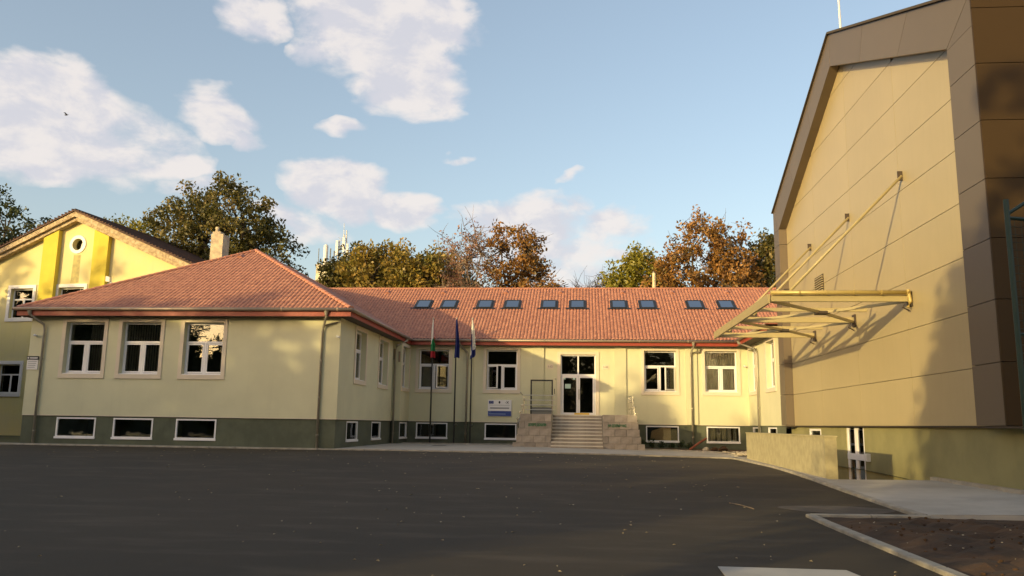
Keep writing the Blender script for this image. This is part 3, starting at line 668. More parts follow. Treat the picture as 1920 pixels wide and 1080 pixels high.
# EU funding board
bd = thing('information_board', (-4.07,39.97,2.28), 'white and blue information board with flag and crest on the courtyard wall', 'sign')
link('board', mesh_of(lambda mb: mb.box(-.58,.58,-.03,.02,-.40,.40), 'board', M['signwhite']), bd)
link('blue_panel', mesh_of(lambda mb: mb.box(-.57,.57,-.036,-.03,-.385,-.14), 'blue_panel', M['signblue']), bd)
link('flag_emblem', mesh_of(lambda mb: mb.box(-.53,-.30,-.036,-.03,.21,.35), 'flag_emblem', M['signblue']), bd)
def stars(mb):
    for k in range(12):
        a = k*PI/6; cx, cz = -.415+.048*math.cos(a), .28+.048*math.sin(a); mb.prism([(cx-.009,cz),(cx,cz-.009),(cx+.009,cz),(cx,cz+.009)], 'y', -.039, -.036)
link('stars', mesh_of(stars, 'stars', M['starink']), bd)
link('crest', mesh_of(lambda mb: mb.prism([(-.04+.045*math.cos(t)*1.0+.03, .28+.065*math.sin(t)) for t in [2*PI*k/14 for k in range(14)]], 'y', -.036, -.03), 'crest', M['ink']), bd)
def xmark(mb):
    for s_ in (-1,1): mb.prism([(.37-.05*s_,.22),(.40-.05*s_,.22),(.43+.05*s_-.03,.34),(.40+.05*s_-.03,.34)], 'y', -.036-.001*s_, -.03)
    mb.box(.27,.30,-.036,-.03,.27,.29)
link('cross_mark', mesh_of(xmark, 'cross_mark', M['ink']), bd)
link('text_lines', mesh_of(lambda mb: mb.box(-.52,.50,-.034,-.03,.135,.150).box(-.47,.47,-.034,-.03,-.03,.03), 'text_lines', M['inkgrey']), bd)
link('blue_text', mesh_of(lambda mb: mb.box(-.53,-.42,-.040,-.036,-.195,-.175).box(-.53,.30,-.040,-.036,-.30,-.27), 'blue_text', M['palesign']), bd)
for x, t_, lab in ((-1.61,'1-12','small square plate with a printed number left of the entrance door, in shade'), (1.10,'1-22','small square plate with a printed number right of the entrance door, in sun')):
    pt = thing('wall_plaque', (x,39.99,4.33), lab, 'plaque'); link('plate', mesh_of(lambda mb: mb.box(-.15,.15,-.012,.01,-.11,.12), 'plate', M['band']), pt)
    link('lettering', font_mesh(t_, .13, M['ink'], .003), pt, (0,-.016,0), up90)

# ------------------------------------------------------------------ entrance stairs
st = thing('entrance_stairs', (-.3,37.5,.45), 'grey stone entrance stairs with block pedestals and green lettering', 'stairs')
nS = 10; z0 = .48; rise = (2.0-z0)/nS
for k in range(nS):
    yf = 35.85+.335*k; zt = z0+rise*(k+1); last = k == nS-1; xa, xb = -1.40, .86
    if True:
        s_ = part('step', MB().box(xa,xb,yf+.02,40.0 if last else yf+.40,zt-rise-.05,zt-.045), M['stone'], st, origin=(-.27,yf,zt-rise))
        part('tread', MB().box(xa,xb,yf-.01,40.0 if last else yf+.37,zt-.045,zt), M['nosing'] if not last else M['nosing'], s_)
SBK = {}
def block(x0, x1, y0, y1, z0_, z1_, me_cache=SBK):
    w_, d_, h_ = round(x1-x0,3), round(y1-y0,3), round(z1_-z0_,3); key = (w_,d_,h_)
    if key not in me_cache: me_cache[key] = MB().bevbox(.005,w_-.005,.0,d_,.005,h_-.005,.006).mesh('stone_block', M['stone'])
    link('stone_block', me_cache[key], st, Vector((x0,y0,z0_))-wl(st))
ch = .312
for side in (-1, 1):
    for k in range(5):
        za = .42+(ch if k else 0)*0+k*ch+(.0); zb = za+ch
        outx = 2.78+.055*(4-k)+(.10 if k == 0 else 0); inx = 1.40 if side < 0 else .86
        yf = 36.3-(.06 if k == 0 else 0)
        if side < 0: xa, xb = -outx, -inx
        else: xa, xb = inx, outx-.42
        cuts = [xa]; wd = .52; off = .26 if k % 2 else 0
        x = xa+wd-off
        while x < xb-.12: cuts.append(round(x,3)); x += wd+random.uniform(-.05,.05)
        cuts.append(xb)
        for a, b_ in zip(cuts[:-1], cuts[1:]): block(a, b_, yf, yf+.25, za, zb)
for a, b_ in ((-2.76,-1.405),(.865,2.33)): part('pedestal_core', MB().box(a,b_,36.34,40,0.3,1.96), M['kerb'], st)
for s_, t_, x in ((-1,'ДОБРЕ ДОШЛИ',-2.02),(1,'НА ДОБЪР ЧАС',1.49)):
    me = font_mesh(t_, .155, M['letter'], .012, 'lettering', .004)
    o = link('lettering', me, st, Vector((x,36.285,1.50))-wl(st), up90); wdt = max(v.co.x for v in me.vertices)-min(v.co.x for v in me.vertices); o.scale = (.80/wdt,1,1)

def railing(name, posts, rails, label, balls=()):
    t = thing(name, posts[0][0], label, 'railing')
    for a, b_ in posts: part('post', MB().tube([a,b_], .017, 8), M['steel'], t)
    for r_ in rails: part('rail', MB().tube(r_, .018 if len(r_) < 3 else .022, 8), M['steel'], t)
    for c in balls: part('ball_finial', MB().sphere(c, .052, 10, 8), M['brass'], t, smooth=True)
    return t
yl = 38.6
railing('handrail', [((-2.80,yl,1.96),(-2.80,yl,2.86)),((-2.60,yl,1.96),(-2.60,yl,2.86)),((-1.45,yl,1.96),(-1.45,yl,2.86)),((-1.27,yl,1.96),(-1.27,yl,3.65))],
        [[(-2.84,yl,2.88),(-1.30,yl,2.88)],[(-2.8,yl,2.65),(-1.3,yl,2.65)],[(-2.8,yl,2.42),(-1.3,yl,2.42)],[(-2.8,yl,2.2),(-1.3,yl,2.2)],[(-2.84,yl,2.88),(-2.95,38.2,3.0)],[(-1.27,yl,3.65),(-1.33,38.3,3.62)]],
        'steel landing railing with three bars on the left pedestal')
railing('handrail', [((-2.74,38.2,1.9),(-2.74,38.2,2.62)),((-2.80,37.7,1.65),(-2.80,37.7,2.34)),((-2.86,37.2,1.3),(-2.86,37.2,2.02)),((-2.92,36.7,.9),(-2.92,36.7,1.72))],
        [[(-2.74,38.2,2.4),(-2.92,36.7,1.5)]], 'row of four steel posts with ball tops stepping down left of the stairs',
        [(-2.74,38.2,2.66),(-2.80,37.7,2.38),(-2.86,37.2,2.06),(-2.92,36.7,1.76)])
railing('handrail', [((2.28,38.0,1.96),(2.28,38.0,2.86)),((2.24,39.0,1.96),(2.24,39.0,2.86)),((2.2,39.8,1.96),(2.2,39.8,2.86))],
        [[(2.29,37.8,2.88),(2.20,39.8,2.88)],[(2.28,38,2.6),(2.2,39.8,2.6)],[(2.28,38,2.3),(2.2,39.8,2.3)]], 'steel landing railing running back to the wall on the right pedestal')
railing('handrail', [((2.30,38.2,1.9),(2.30,38.2,2.66)),((2.32,37.6,1.6),(2.32,37.6,2.30)),((2.34,37.1,1.3),(2.34,37.1,2.02)),((2.37,36.6,.55),(2.37,36.6,1.70))],
        [[(2.30,38.2,2.45),(2.37,36.6,1.5)]], 'row of four steel posts with ball tops stepping down right of the stairs',
        [(2.30,38.2,2.70),(2.32,37.6,2.34),(2.34,37.1,2.06),(2.37,36.6,1.74)])
gt = thing('lift_gate', (-1.95,38.75,1.97), 'dark framed glazed platform gate with grey foot panel on the left landing', 'gate')
gf = MB(); gf.box(-2.49,-2.42,38.72,38.78,1.97,3.62); gf.box(-1.49,-1.42,38.72,38.78,1.97,3.62); gf.box(-2.42,-1.49,38.72,38.78,3.55,3.62)
part('frame', gf, M['darkmetal'], gt); part('foot_panel', MB().box(-2.42,-1.49,38.73,38.77,1.99,2.32), M['greypanel'], gt); part('pane', MB().box(-2.42,-1.49,38.745,38.755,2.32,3.55), glass_mat('clear_glass', (.93,.94,.93), .5), gt)
part('handle', MB().box(-1.36,-1.33,38.7,38.76,2.95,3.2), M['darkmetal'], gt)

# ------------------------------------------------------------------ flagpoles
def flag(x, kind, label):
    y = 39.16; t = thing('flagpole', (x,y,zg(x,y)+.03), label, 'flagpole', 'flagpoles before the courtyard wall')
    part('pole', MB().tube([(x,y,zg(x,y)),(x,y,6.35),(x,y,6.56)], [.042,.032,.02], 10), M['pole'], t)
    part('finial', MB().sphere((x,y,6.6), .04, 8, 6), M['brass'], t); part('bracket', MB().box(x-.025,x+.025,y,39.98,1.42,1.50), M['steel'], t)
    mb = MB(); nu, nv = 14, 30; H = 1.86
    for j in range(nv+1):
        v_ = j/nv; wdt = .05+.30*v_**.8*(1-.15*v_); lean = .06*math.sin(v_*2.3)
        for i in range(nu+1):
            u_ = i/nu; xx = x+(u_-.35)*wdt+lean*(.4)*(1 if kind != 'bg' else -.6); yy = y-.05+.10*math.sin(u_*9+v_*2)*(.3+v_)-.03*math.sin(v_*7)
            zz = 6.54-H*v_-(.10*abs(u_-.5)*v_ if kind != 'city' else .22*(1-u_)*v_-.1*v_)
            mb.v.append((xx,yy,zz))
    for j in range(nv):
        for i in range(nu):
            v_ = (j+.5)/nv; u_ = (i+.5)/nu
            if kind == 'bg': mi = 2 if v_ > .84 or (u_ > .78 and v_ < .6) else (1 if v_ > .52+.25*(.5-u_) else 0)
            elif kind == 'eu': mi = 3
            else:
                q = v_+.28*u_; mi = 0 if v_ < .38 else (3 if (u_ < .42 or v_ > .86) and v_-.9*u_ < .62 else 0)
                if v_ > .80: mi = 3 if u_ > .3 or v_ > .9 else 0
            a = j*(nu+1)+i; mb.f.append((a,a+1,a+nu+2,a+nu+1)); mb.mi.append(mi)
    part('flag', mb, [M['wflag'],M['gflag'],M['rflag'],M['bflag']], t, smooth=True)
flag(-7.34,'bg','black flagpole with hanging white, green and red flag, leftmost of three')
flag(-6.18,'eu','black flagpole with hanging plain dark blue flag, middle of three')
flag(-5.40,'city','black flagpole with hanging white and blue flag, nearest the stairs')

# ------------------------------------------------------------------ beds by the facade
b1 = MB(); b1.add([(-8.6,38.7,zg(-8.6,39)+.05),(-5.2,38.7,zg(-5,39)+.05),(-3.4,39.7,zg(-3.4,39)+.05),(-3.4,40,zg(-3.4,40)+.07),(-8.6,40,zg(-8.6,40)+.07)], [(0,1,2,3,4)])
struct('soil_bed', b1, M['soil'])
b2 = MB(); q = [(2.45,38.3),(4.6,37.6),(6.0,36.2),(6.5,34.0),(5.72,32.2),(5.72,40),(2.45,40)]
q = [(2.45,38.3),(4.6,37.5),(5.7,36.4),(5.9,34.4),(5.73,31.6),(7.9,31.6),(7.9,40),(2.45,40)]
b2.add([(x,y,zg(x,y)+.07) for x,y in q], [tuple(range(8))])
struct('soil_bed', b2, M['soil'])
k4 = link('kerb', None, kind='structure'); kerb_run(k4, [(2.45,38.3),(4.6,37.5),(5.7,36.4),(5.9,34.4),(5.73,31.6)], .09); kerb_run(k4, [(-8.6,38.7),(-5.2,38.7),(-3.4,39.7)], .09)
rk = MB()
for _ in range(240):
    x = random.uniform(5.9,7.8); y = random.uniform(31.8,36); r = random.uniform(.03,.10); rk.sphere((x,y,zg(x,y)+.08), r, 6, 4, (1,.8,.6))
part('rubble', rk, M['rock'], kind='stuff', label='pale rubble and soil heaped in the corner bed behind the low wall', cat='rubble')
def rock(x, y, r, m_, lab):
    mb = MB().sphere((x,y,zg(x,y)+.08+r*.4), r, 9, 7, (1.1,.9,.7))
    mb.v = [(a+random.uniform(-1,1)*r*.18, b_+random.uniform(-1,1)*r*.18, c+random.uniform(-1,1)*r*.14) for a, b_, c in mb.v]
    part('rock', mb, m_, label=lab, cat='rock', origin=(x,y,zg(x,y)+.05))
rock(5.45,37.3,.14,M['rock'],'pale white stone beside the red pipe in the right bed'); rock(5.8,37.2,.15,M['soil'],'dark rounded stone between the white stone and the larger dark one'); rock(6.15,37.0,.19,M['soil'],'largest dark stone in front of the curtained cellar window')
rp = MB().tube([(4.85,38.2,zg(5,38)+.1),(5.35,38.9,zg(5,38)+.38),(5.75,39.3,.98)], .05, 8)
part('red_pipe', rp, M['rust'], label='short rusty red pipe leaning beside the right downpipe', cat='pipe', origin=(4.85,38.2,.5))

# ------------------------------------------------------------------ foliage tools
def leaf_mesh(name, centers, crad, per, size, m_, tint_base, flat=1.0):
    n = len(centers)*per; c = np.repeat(np.array(centers), per, 0); rad = np.repeat(np.array(crad), per)[:,None]
    d = rng.normal(size=(n,3)); d /= np.linalg.norm(d,axis=1)[:,None]; d *= rng.uniform(0,1,(n,1))**.45; p = c+d*rad*np.array([1,1,flat])
    a = rng.normal(size=(n,3)); a /= np.linalg.norm(a,axis=1)[:,None]; b_ = np.cross(a, rng.normal(size=(n,3))); b_ /= np.linalg.norm(b_,axis=1)[:,None]
    s_ = size*rng.uniform(.6,1.25,(n,1)); V = np.stack([p-a*s_*.5, p+b_*s_*.27+a*s_*.05, p+a*s_*.5, p-b_*s_*.27+a*s_*.05],1).reshape(-1,3)
    tint = np.repeat(np.array(tint_base), per)+rng.normal(0,.16,n)
    return V, np.clip(np.repeat(tint,4),0,1)
def quads(name, V, tint, m_, parent):
    og = np.array(wl(parent)); n = len(V)//4; me = bpy.data.meshes.new(name); me.vertices.add(4*n); me.vertices.foreach_set('co', (V-og).ravel().astype(np.float32))
    me.loops.add(4*n); me.loops.foreach_set('vertex_index', np.arange(4*n,dtype=np.int32)); me.polygons.add(n); me.polygons.foreach_set('loop_start', np.arange(0,4*n,4,dtype=np.int32))
    at = me.attributes.new('tint','FLOAT','POINT'); at.data.foreach_set('value', tint.astype(np.float32)); me.update(calc_edges=True); me.materials.append(m_)
    return link(name, me, parent)
def tree(x, y, h, crowns, leaf, label, name='tree', clusters=260, per=60, size=.30, crad=.75, shell=.5, group=None, bark='bark', trunk_r=.28, limbs=70, twigs=0, gap=0., cat='tree', tshift=0.):
    """crowns: list of (dx,dy,z,rx,ry,rz) with z above ground"""
    gz = zg(x,y)-.05 if abs(x) < 60 else .3
    t = thing(name, (x,y,gz), label, cat, group)
    vol = np.array([c[3]*c[4]*c[5] for c in crowns]); vol = vol/vol.sum(); cs_ = []; tb = []; rad = []
    ph = rng.uniform(0,6,(6,)); 
    for _ in range(clusters*4):
        if len(cs_) >= clusters: break
        c = crowns[rng.choice(len(crowns), p=vol)]; d = rng.normal(size=3); d /= np.linalg.norm(d); rr = rng.uniform(shell,1)**.6
        bumpy = 1+.13*math.sin(d[0]*5+ph[0])*math.cos(d[2]*4+ph[1])+.08*math.sin(d[1]*9+ph[2])
        p = np.array([x+c[0],y+c[1],gz+c[2]])+d*rr*bumpy*np.array(c[3:6])
        if p[2] < gz+.5: continue
        g_ = math.sin(p[0]*1.3+ph[3])*math.sin(p[2]*1.6+ph[4])*math.sin(p[1]*1.2+ph[5])
        if g_ > 1-gap: continue
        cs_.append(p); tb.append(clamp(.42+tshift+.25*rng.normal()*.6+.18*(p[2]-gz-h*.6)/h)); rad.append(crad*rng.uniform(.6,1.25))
    mb = MB(); top = min(c[2] for c in crowns); fork = Vector((x+rng.uniform(-.3,.3),y,gz+h*.36))
    mb.tube([(x,y,gz-.1),(x+.05,y,gz+h*.18),fork], [trunk_r*1.25,trunk_r,trunk_r*.8], 8)
    idx = rng.permutation(len(cs_))[:limbs]; mains = []
    for k in range(6):
        c = crowns[k % len(crowns)]; a = 2*PI*k/6+rng.uniform(-.4,.4); m_ = Vector((x+c[0]+c[3]*.40*math.cos(a),y+c[1]+c[4]*.4*math.sin(a),gz+c[2]+rng.uniform(-.1,.3)*c[5])); mid = fork.lerp(m_,.5)+Vector(rng.normal(0,.25,3))
        mb.tube([fork,mid,m_], [trunk_r*.55,trunk_r*.38,trunk_r*.22], 6); mains.append((mid,m_))
    for i in idx:
        p = Vector(cs_[i]); b_ = min([q for mm in mains for q in mm], key=lambda q: (q-p).length); mid = b_.lerp(p,.5)+Vector(rng.normal(0,.2,3))
        mb.tube([b_,mid,p], [trunk_r*.2,trunk_r*.12,.015], 4, cap=False)
    for i in range(twigs):
        p = Vector(cs_[i % len(cs_)]); q = p+Vector(rng.normal(0,.55,3))+Vector((0,0,.25)); mb.tube([p,p.lerp(q,.5)+Vector(rng.normal(0,.08,3)),q], [.022,.014,.006], 3, cap=False)
    part('trunk', mb, M[bark], t)
    if per:
        V, tn = leaf_mesh('crown', cs_, rad, per, size, L[leaf], tb); quads('crown', V, tn, L[leaf], t)
    return t
TG = 'trees growing behind the school'
# ------------------------------------------------------------------ trees behind the school
tree(-45.5,58,18,[(-1.5,0,14,5,4,4.6),(2.6,0,12,3.2,3,3.6),(-4,0,9,4,4,5)],'dark','dark green tree at the far left edge, behind the yellow gable',clusters=300,per=62,group=TG,trunk_r=.35)
tree(-40.5,62,16,[(0,0,14.3,1.6,1.6,2.4),(-2.2,0,13.2,1.8,1.6,1.6)],'dark','thin dark treetop just left of the gable peak',clusters=90,per=50,group=TG)
tree(-36.4,60,16.6,[(-.9,0,15,1.5,1.4,2.0),(1.6,0,14.4,1.7,1.6,2.0)],'bright','small twin green treetop just right of the gable peak',clusters=100,per=55,group=TG)
tree(-26.6,54.5,18.2,[(-1.5,0,13.6,3.0,3.4,3.7),(1.6,0,14.0,3.4,3.4,3.9),(4.2,.4,12.0,2.4,3,3.0),(0,0,10,4.2,4,3),(-3.0,0,11.2,1.8,2.4,2.6),(3.2,0,8.8,2.8,3,2.2)],'green','large round olive green tree behind the tiled hip and rendered chimney',clusters=760,per=54,size=.29,crad=.68,group=TG,trunk_r=.42,limbs=110,gap=.16)
tree(-17.4,58,14,[(.4,0,10.6,2.2,3,2.8),(.2,0,9.0,2.6,2.6,2.0)],'green','broad olive tree beside the far roof masts',clusters=240,per=60,group=TG,gap=.25)
tree(-13.6,56,13.6,[(0,0,10.6,3.7,3,3.0),(2,0,10,3,2.6,2.4)],'olive','golden brown tree in the middle of the treeline',clusters=300,per=60,group=TG,gap=.25,tshift=.08)
tree(-16.0,61,14,[(0,0,11.3,3.4,3,2.7)],'olive','taller golden tree rising between the olive and the brown one',clusters=200,per=55,group=TG,gap=.3)
tree(-10.4,58.5,13.6,[(-.4,0,10.8,2.4,2.4,3.1),(1.4,0,9.2,1.8,2,2.4)],'olive','smaller golden green tree at the right end of the left treeline',clusters=200,per=55,group=TG,gap=.35)
tree(-7.7,55,15.2,[(-.2,0,12.0,2.1,2,2.9),(-.9,0,9.6,1.6,1.6,2.2)],'pink','sparse tree with pinkish dry leaves and bare branches showing',clusters=150,per=14,size=.22,crad=.6,shell=.25,group=TG,bark='barkpale',limbs=150,twigs=450,trunk_r=.18)
tree(-4.9,56,15.6,[(0,0,12.6,2.3,2.1,2.6),(1.3,0,10.4,2.2,2,2.2),(-1,0,9.4,1.8,1.8,2)],'rusty','spreading brown and green tree right of the pinkish one',clusters=210,per=36,size=.28,crad=.55,shell=.3,group=TG,limbs=150,twigs=200,gap=.45,trunk_r=.22)
tree(1.6,62,13,[(0,0,11.2,2.2,1.8,1.7),(-1.5,0,10.4,1.5,1.5,1.4)],'pink','leafless twiggy treetop above the middle of the ridge',clusters=120,per=0,shell=.1,group=TG,bark='barkpale',limbs=120,twigs=700,trunk_r=.14)
tree(4.1,58,13.2,[(0,0,11.0,2.3,2.2,2.5),(1.4,0,9.8,1.8,1.8,2.2)],'bright','bright yellow green tree left of the tall rust coloured one',clusters=230,per=60,group=TG,gap=.15)
tree(8.3,55,16.8,[(-.4,0,12.6,2.3,2.2,3.4),(1.6,0,12.4,1.9,2,3.0),(-1.6,0,10.6,2.6,2.4,2.5),(2,0,9.6,2.6,2.4,2.4)],'rusty','tall open rust coloured tree on the right, over the ridge',clusters=360,per=36,size=.26,crad=.55,shell=.3,group=TG,limbs=190,twigs=350,gap=.42,trunk_r=.26)
tree(13.0,57,14.4,[(0,0,11.6,2.1,2,3.0),(-1.9,0,9.6,1.8,1.8,2)],'green','green tree squeezed beside the tall beige hall',clusters=200,per=58,group=TG,gap=.2)
for k, (tx_, ty_) in enumerate(((-52,66),(-48,72),(-58,60),(20,66),(30,70),(42,66))):
    tree(tx_,ty_,14,[(0,0,9.5,4,3.5,4.2)],'dark',['dark tree beyond the yellow building, outside the picture','dark tree far beyond the yellow building','dark tree at the outer left of the site','green tree hidden behind the hall','second green tree hidden behind the hall','green tree at the outer right of the site'][k],clusters=150,per=45,size=.4,crad=1.0,group=TG)
# low shrubs in the right bed
SHL = ['leafmost left plant of the back row, nearest the stairs','second plant of the back row, under the left end of the cardboard window','third plant of the back row, below the cardboard sheet','fourth plant of the back row, under the right end of the cardboard window','last plant of the back row, near the right downpipe','small front plant closest to the stone pedestal','small front plant closest to the red pipe']
SHL[0] = 'dark leafy plant at the left end of the back row, nearest the stairs'
for k, (x, y) in enumerate(((2.72,39.2),(3.2,39.1),(3.65,39.2),(4.1,39.0),(4.5,39.1),(2.75,38.7),(4.95,38.9))):
    gz = zg(x,y)+.06; t = thing('shrub', (x,y,gz), SHL[k], 'plant', 'row of small plants under the right cellar window')
    stm = MB()
    for j in range(5): stm.tube([(x,y,gz),(x+random.uniform(-.15,.15),y+random.uniform(-.1,.1),gz+.3)], .008, 4)
    part('stem', stm, M['bark'], t)
    cs_ = [(x+rng.normal(0,.10),y+rng.normal(0,.08),gz+.12+abs(rng.normal(0,.10))) for _ in range(10)]
    V, tn = leaf_mesh('foliage', cs_, [.1]*10, 22, .085, L['shrub'], [.4]*10); quads('foliage', V, tn, L['shrub'], t)

# ------------------------------------------------------------------ yellow gabled building at the left
gb = thing('gabled_building', (-30,45,.3), 'old bright yellow building with a wide gable and round attic window at far left', 'building')
gth = -.12; gl_ = lambda u, z, d=0: (-30.1+u*.9929+d*.119, 45-u*.119+d*.9929, z)   # along the facade, up, inwards
def gpoly(mb, pts, d0, d1, mi=0):
    n = len(pts); vs = [gl_(*p, d0) for p in pts]+[gl_(*p, d1) for p in pts]
    mb.add(vs, [tuple(range(n)), tuple(range(2*n-1,n-1,-1))]+[(i,(i+1) % n,(i+1) % n+n,i+n) for i in range(n)], mi)
gs = .43; AZ = 13.35
rl = lambda u: AZ-gs*abs(u)
ww = MB(); op = [(-4.3,-2.75,7.35,9.15),(-1.0,.75,7.3,9.15),(-4.6,-3.05,2.9,4.6),(2.3,3.9,7.35,9.15),(5.4,6.9,7.35,9.15)]
us = sorted({-9.5,9.0,-.0,*[o[0] for o in op],*[o[1] for o in op]}); zs = sorted({.0,9.3,*[o[2] for o in op],*[o[3] for o in op]})
for i in range(len(us)-1):
    for j in range(len(zs)-1):
        uc, zc = (us[i]+us[i+1])/2, (zs[j]+zs[j+1])/2
        if any(o[0] < uc < o[1] and o[2] < zc < o[3] for o in op): continue
        ww.add([gl_(us[i],zs[j]),gl_(us[i+1],zs[j]),gl_(us[i+1],zs[j+1]),gl_(us[i],zs[j+1])], [(0,1,2,3)])
for o in op:
    c = [(o[0],o[2]),(o[1],o[2]),(o[1],o[3]),(o[0],o[3])]
    for k in range(4): ww.add([gl_(*c[k]),gl_(*c[(k+1) % 4]),gl_(*c[(k+1) % 4],.3),gl_(*c[k],.3)], [(0,1,2,3)])
# gable field with a round hole for the attic window
rc = (0,11.75,.36); ring = [(rc[0]+rc[2]*math.cos(2*PI*k/24), rc[1]+rc[2]*math.sin(2*PI*k/24)) for k in range(24)]
sq = .7; outer_sq = []
for k in range(24):
    a = 2*PI*k/24; m_ = max(abs(math.cos(a)),abs(math.sin(a))); outer_sq.append((rc[0]+sq*math.cos(a)/m_, rc[1]+sq*math.sin(a)/m_))
for k in range(24):
    j = (k+1) % 24; ww.add([gl_(*ring[k]),gl_(*ring[j]),gl_(*outer_sq[j]),gl_(*outer_sq[k])], [(0,1,2,3)]); ww.add([gl_(*ring[k]),gl_(*ring[j]),gl_(*ring[j],.35),gl_(*ring[k],.35)], [(0,1,2,3)])
ww.add([gl_(-9.5,9.3),gl_(-sq,9.3),gl_(-sq,rl(sq)),gl_(-9.5,rl(9.5))], [(0,1,2,3)]); ww.add([gl_(sq,9.3),gl_(9.0,9.3),gl_(9.0,rl(9)),gl_(sq,rl(sq))], [(0,1,2,3)])
ww.add([gl_(-sq,9.3),gl_(sq,9.3),gl_(sq,rc[1]-sq),gl_(-sq,rc[1]-sq)], [(0,1,2,3)]); ww.add([gl_(-sq,rc[1]+sq),gl_(sq,rc[1]+sq),gl_(sq,rl(sq)),gl_(0,rl(0)),gl_(-sq,rl(sq))], [(0,1,2,3,4)])
ww.add([gl_(9.0,0),gl_(9.0,0,22),gl_(9.0,rl(9),22),gl_(9.0,rl(9))], [(0,1,2,3)]); ww.add([gl_(-9.5,0),gl_(-9.5,0,22),gl_(-9.5,rl(9.5),22),gl_(-9.5,rl(9.5))], [(0,1,2,3)])
ww.add([gl_(-9.5,0,22),gl_(9,0,22),gl_(9,rl(9),22),gl_(0,AZ,22),gl_(-9.5,rl(9.5),22)], [(0,1,2,3,4)])
part('wall', ww, M['yellowwall'], gb)
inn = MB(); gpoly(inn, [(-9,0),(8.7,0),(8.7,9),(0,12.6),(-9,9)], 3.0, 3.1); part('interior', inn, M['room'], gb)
rg = MB(); ro = [(rc[0]+(rc[2]+.2)*math.cos(2*PI*k/24), rc[1]+(rc[2]+.2)*math.sin(2*PI*k/24)) for k in range(24)]
for k in range(24):
    j = (k+1) % 24; rg.add([gl_(*ring[k],-.05),gl_(*ring[j],-.05),gl_(*ro[j],-.05),gl_(*ro[k],-.05),gl_(*ro[j],0),gl_(*ro[k],0),gl_(*ring[j],.0),gl_(*ring[k],.0)], [(0,1,2,3),(3,2,4,5),(0,7,6,1)])
rw = part('round_window', rg, M['signwhite'], gb); rp_ = MB(); gpoly(rp_, ring, .30, .31); part('pane', rp_, M['glass'], rw)
for u0, u1 in ((-2.15,-1.15),(1.30,2.30)):
    mb = MB(); gpoly(mb, [(u0,.2),(u1,.2),(u1,rl(u1)-.25),(u0,rl(u0)-.25)], -.30, -.0); part('pilaster', mb, M['yellowpil'], gb)
stn = MB(); gpoly(stn, [(-.26,9.4),(.3,9.4),(.27,11.1),(-.2,11.1)], -.004, -.001); part('damp_stain', stn, M['stain'], gb)
cor = MB()
for s_ in (-1,1):
    e = 10.2 if s_ < 0 else 9.7
    gpoly(cor, [(0,AZ+.30),(s_*e,AZ-gs*e+.30),(s_*e,AZ-gs*e-.0),(0,AZ-.0)], -.55, -.0); gpoly(cor, [(0,AZ-.001),(s_*e,AZ-gs*e-.001),(s_*e,AZ-gs*e-.22),(0,AZ-.22)], -.38, -.0)
part('cornice', cor, M['cornice'], gb)
rf = MB()
for s_ in (-1,1):
    e = 10.4 if s_ < 0 else 9.9; rf.add([gl_(0,AZ+.42,-.62),gl_(s_*e,AZ-gs*e+.42,-.62),gl_(s_*e,AZ-gs*e+.42,23),gl_(0,AZ+.42,23),gl_(0,AZ+.31,-.62),gl_(s_*e,AZ-gs*e+.31,-.62)], [(0,1,2,3),(0,1,5,4)])
    for k in range(46):
        u = s_*(e*k/46+.1); gpoly(rf, [(u-.05,AZ-gs*abs(u)+.42),(u+.05,AZ-gs*abs(u)+.42),(u+.05,AZ-gs*abs(u)+.48),(u-.05,AZ-gs*abs(u)+.48)], -.66, 23)
part('roof', rf, M['oldtile'], gb)
for o in op:
    m_ = MB(); b_ = .2
    gpoly(m_, [(o[0]-b_,o[3]),(o[1]+b_,o[3]),(o[1]+b_,o[3]+b_),(o[0]-b_,o[3]+b_)], -.05, 0); gpoly(m_, [(o[0]-b_,o[2]-b_),(o[1]+b_,o[2]-b_),(o[1]+b_,o[2]),(o[0]-b_,o[2])], -.07, 0)
    for a, c in ((o[0]-b_,o[0]),(o[1],o[1]+b_)): gpoly(m_, [(a,o[2]),(c,o[2]),(c,o[3]),(a,o[3])], -.05, 0)
    w_ = part('window', m_, M['signwhite'], gb); f_ = MB(); u0, u1, z0_, z1_ = o; mid = (u0+u1)/2; tz = z0_+(z1_-z0_)*.62
    for a in ((u0,u0+.07,z0_,z1_),(u1-.07,u1,z0_,z1_),(u0,u1,z0_,z0_+.07),(u0,u1,z1_-.07,z1_),(u0,u1,tz,tz+.08),(mid-.045,mid+.045,z0_,tz)): gpoly(f_, [(a[0],a[2]),(a[1],a[2]),(a[1],a[3]),(a[0],a[3])], .2, .26)
    part('frame', f_, M['white'], w_); p_ = MB(); gpoly(p_, [(u0+.02,z0_+.02),(u1-.02,z0_+.02),(u1-.02,z1_-.02),(u0+.02,z1_-.02)], .23, .235); part('pane', p_, M['glass'], w_)
part('attic_vent', MB().box(-22.75,-22.35,43.9,44.05,10.15,10.45), M['darkmetal'], gb)
fl = thing('floodlight', (-27.25,43.9,9.2), 'small white floodlight on a bracket at the right pilaster of the yellow gable', 'floodlight')
part('bracket', MB().tube([(-27.1,44.6,9.15),(-27.0,43.9,9.15),(-27.2,43.9,9.3)], .05, 6), M['white2'], fl); part('lamp_head', MB().prism([(-27.38,9.3),(-27.15,9.25),(-27.15,9.55),(-27.38,9.6)], 'y', 43.75, 44.0), M['white2'], fl)
# chimney
ch_ = thing('chimney', (-22.4,46.5,.3), 'pale weathered rendered chimney rising behind the left tiled hip', 'chimney')
part('stack', MB().box(-22.5,-21.75,46.3,47.2,.3,12.65), M['oldstucco'], ch_); part('cap', MB().box(-22.45,-21.95,46.34,46.9,12.65,12.82), M['oldstucco'], ch_); part('pot', MB().tube([(-22.28,46.6,12.82),(-22.28,46.6,13.15)], .12, 8), M['oldstucco'], ch_)
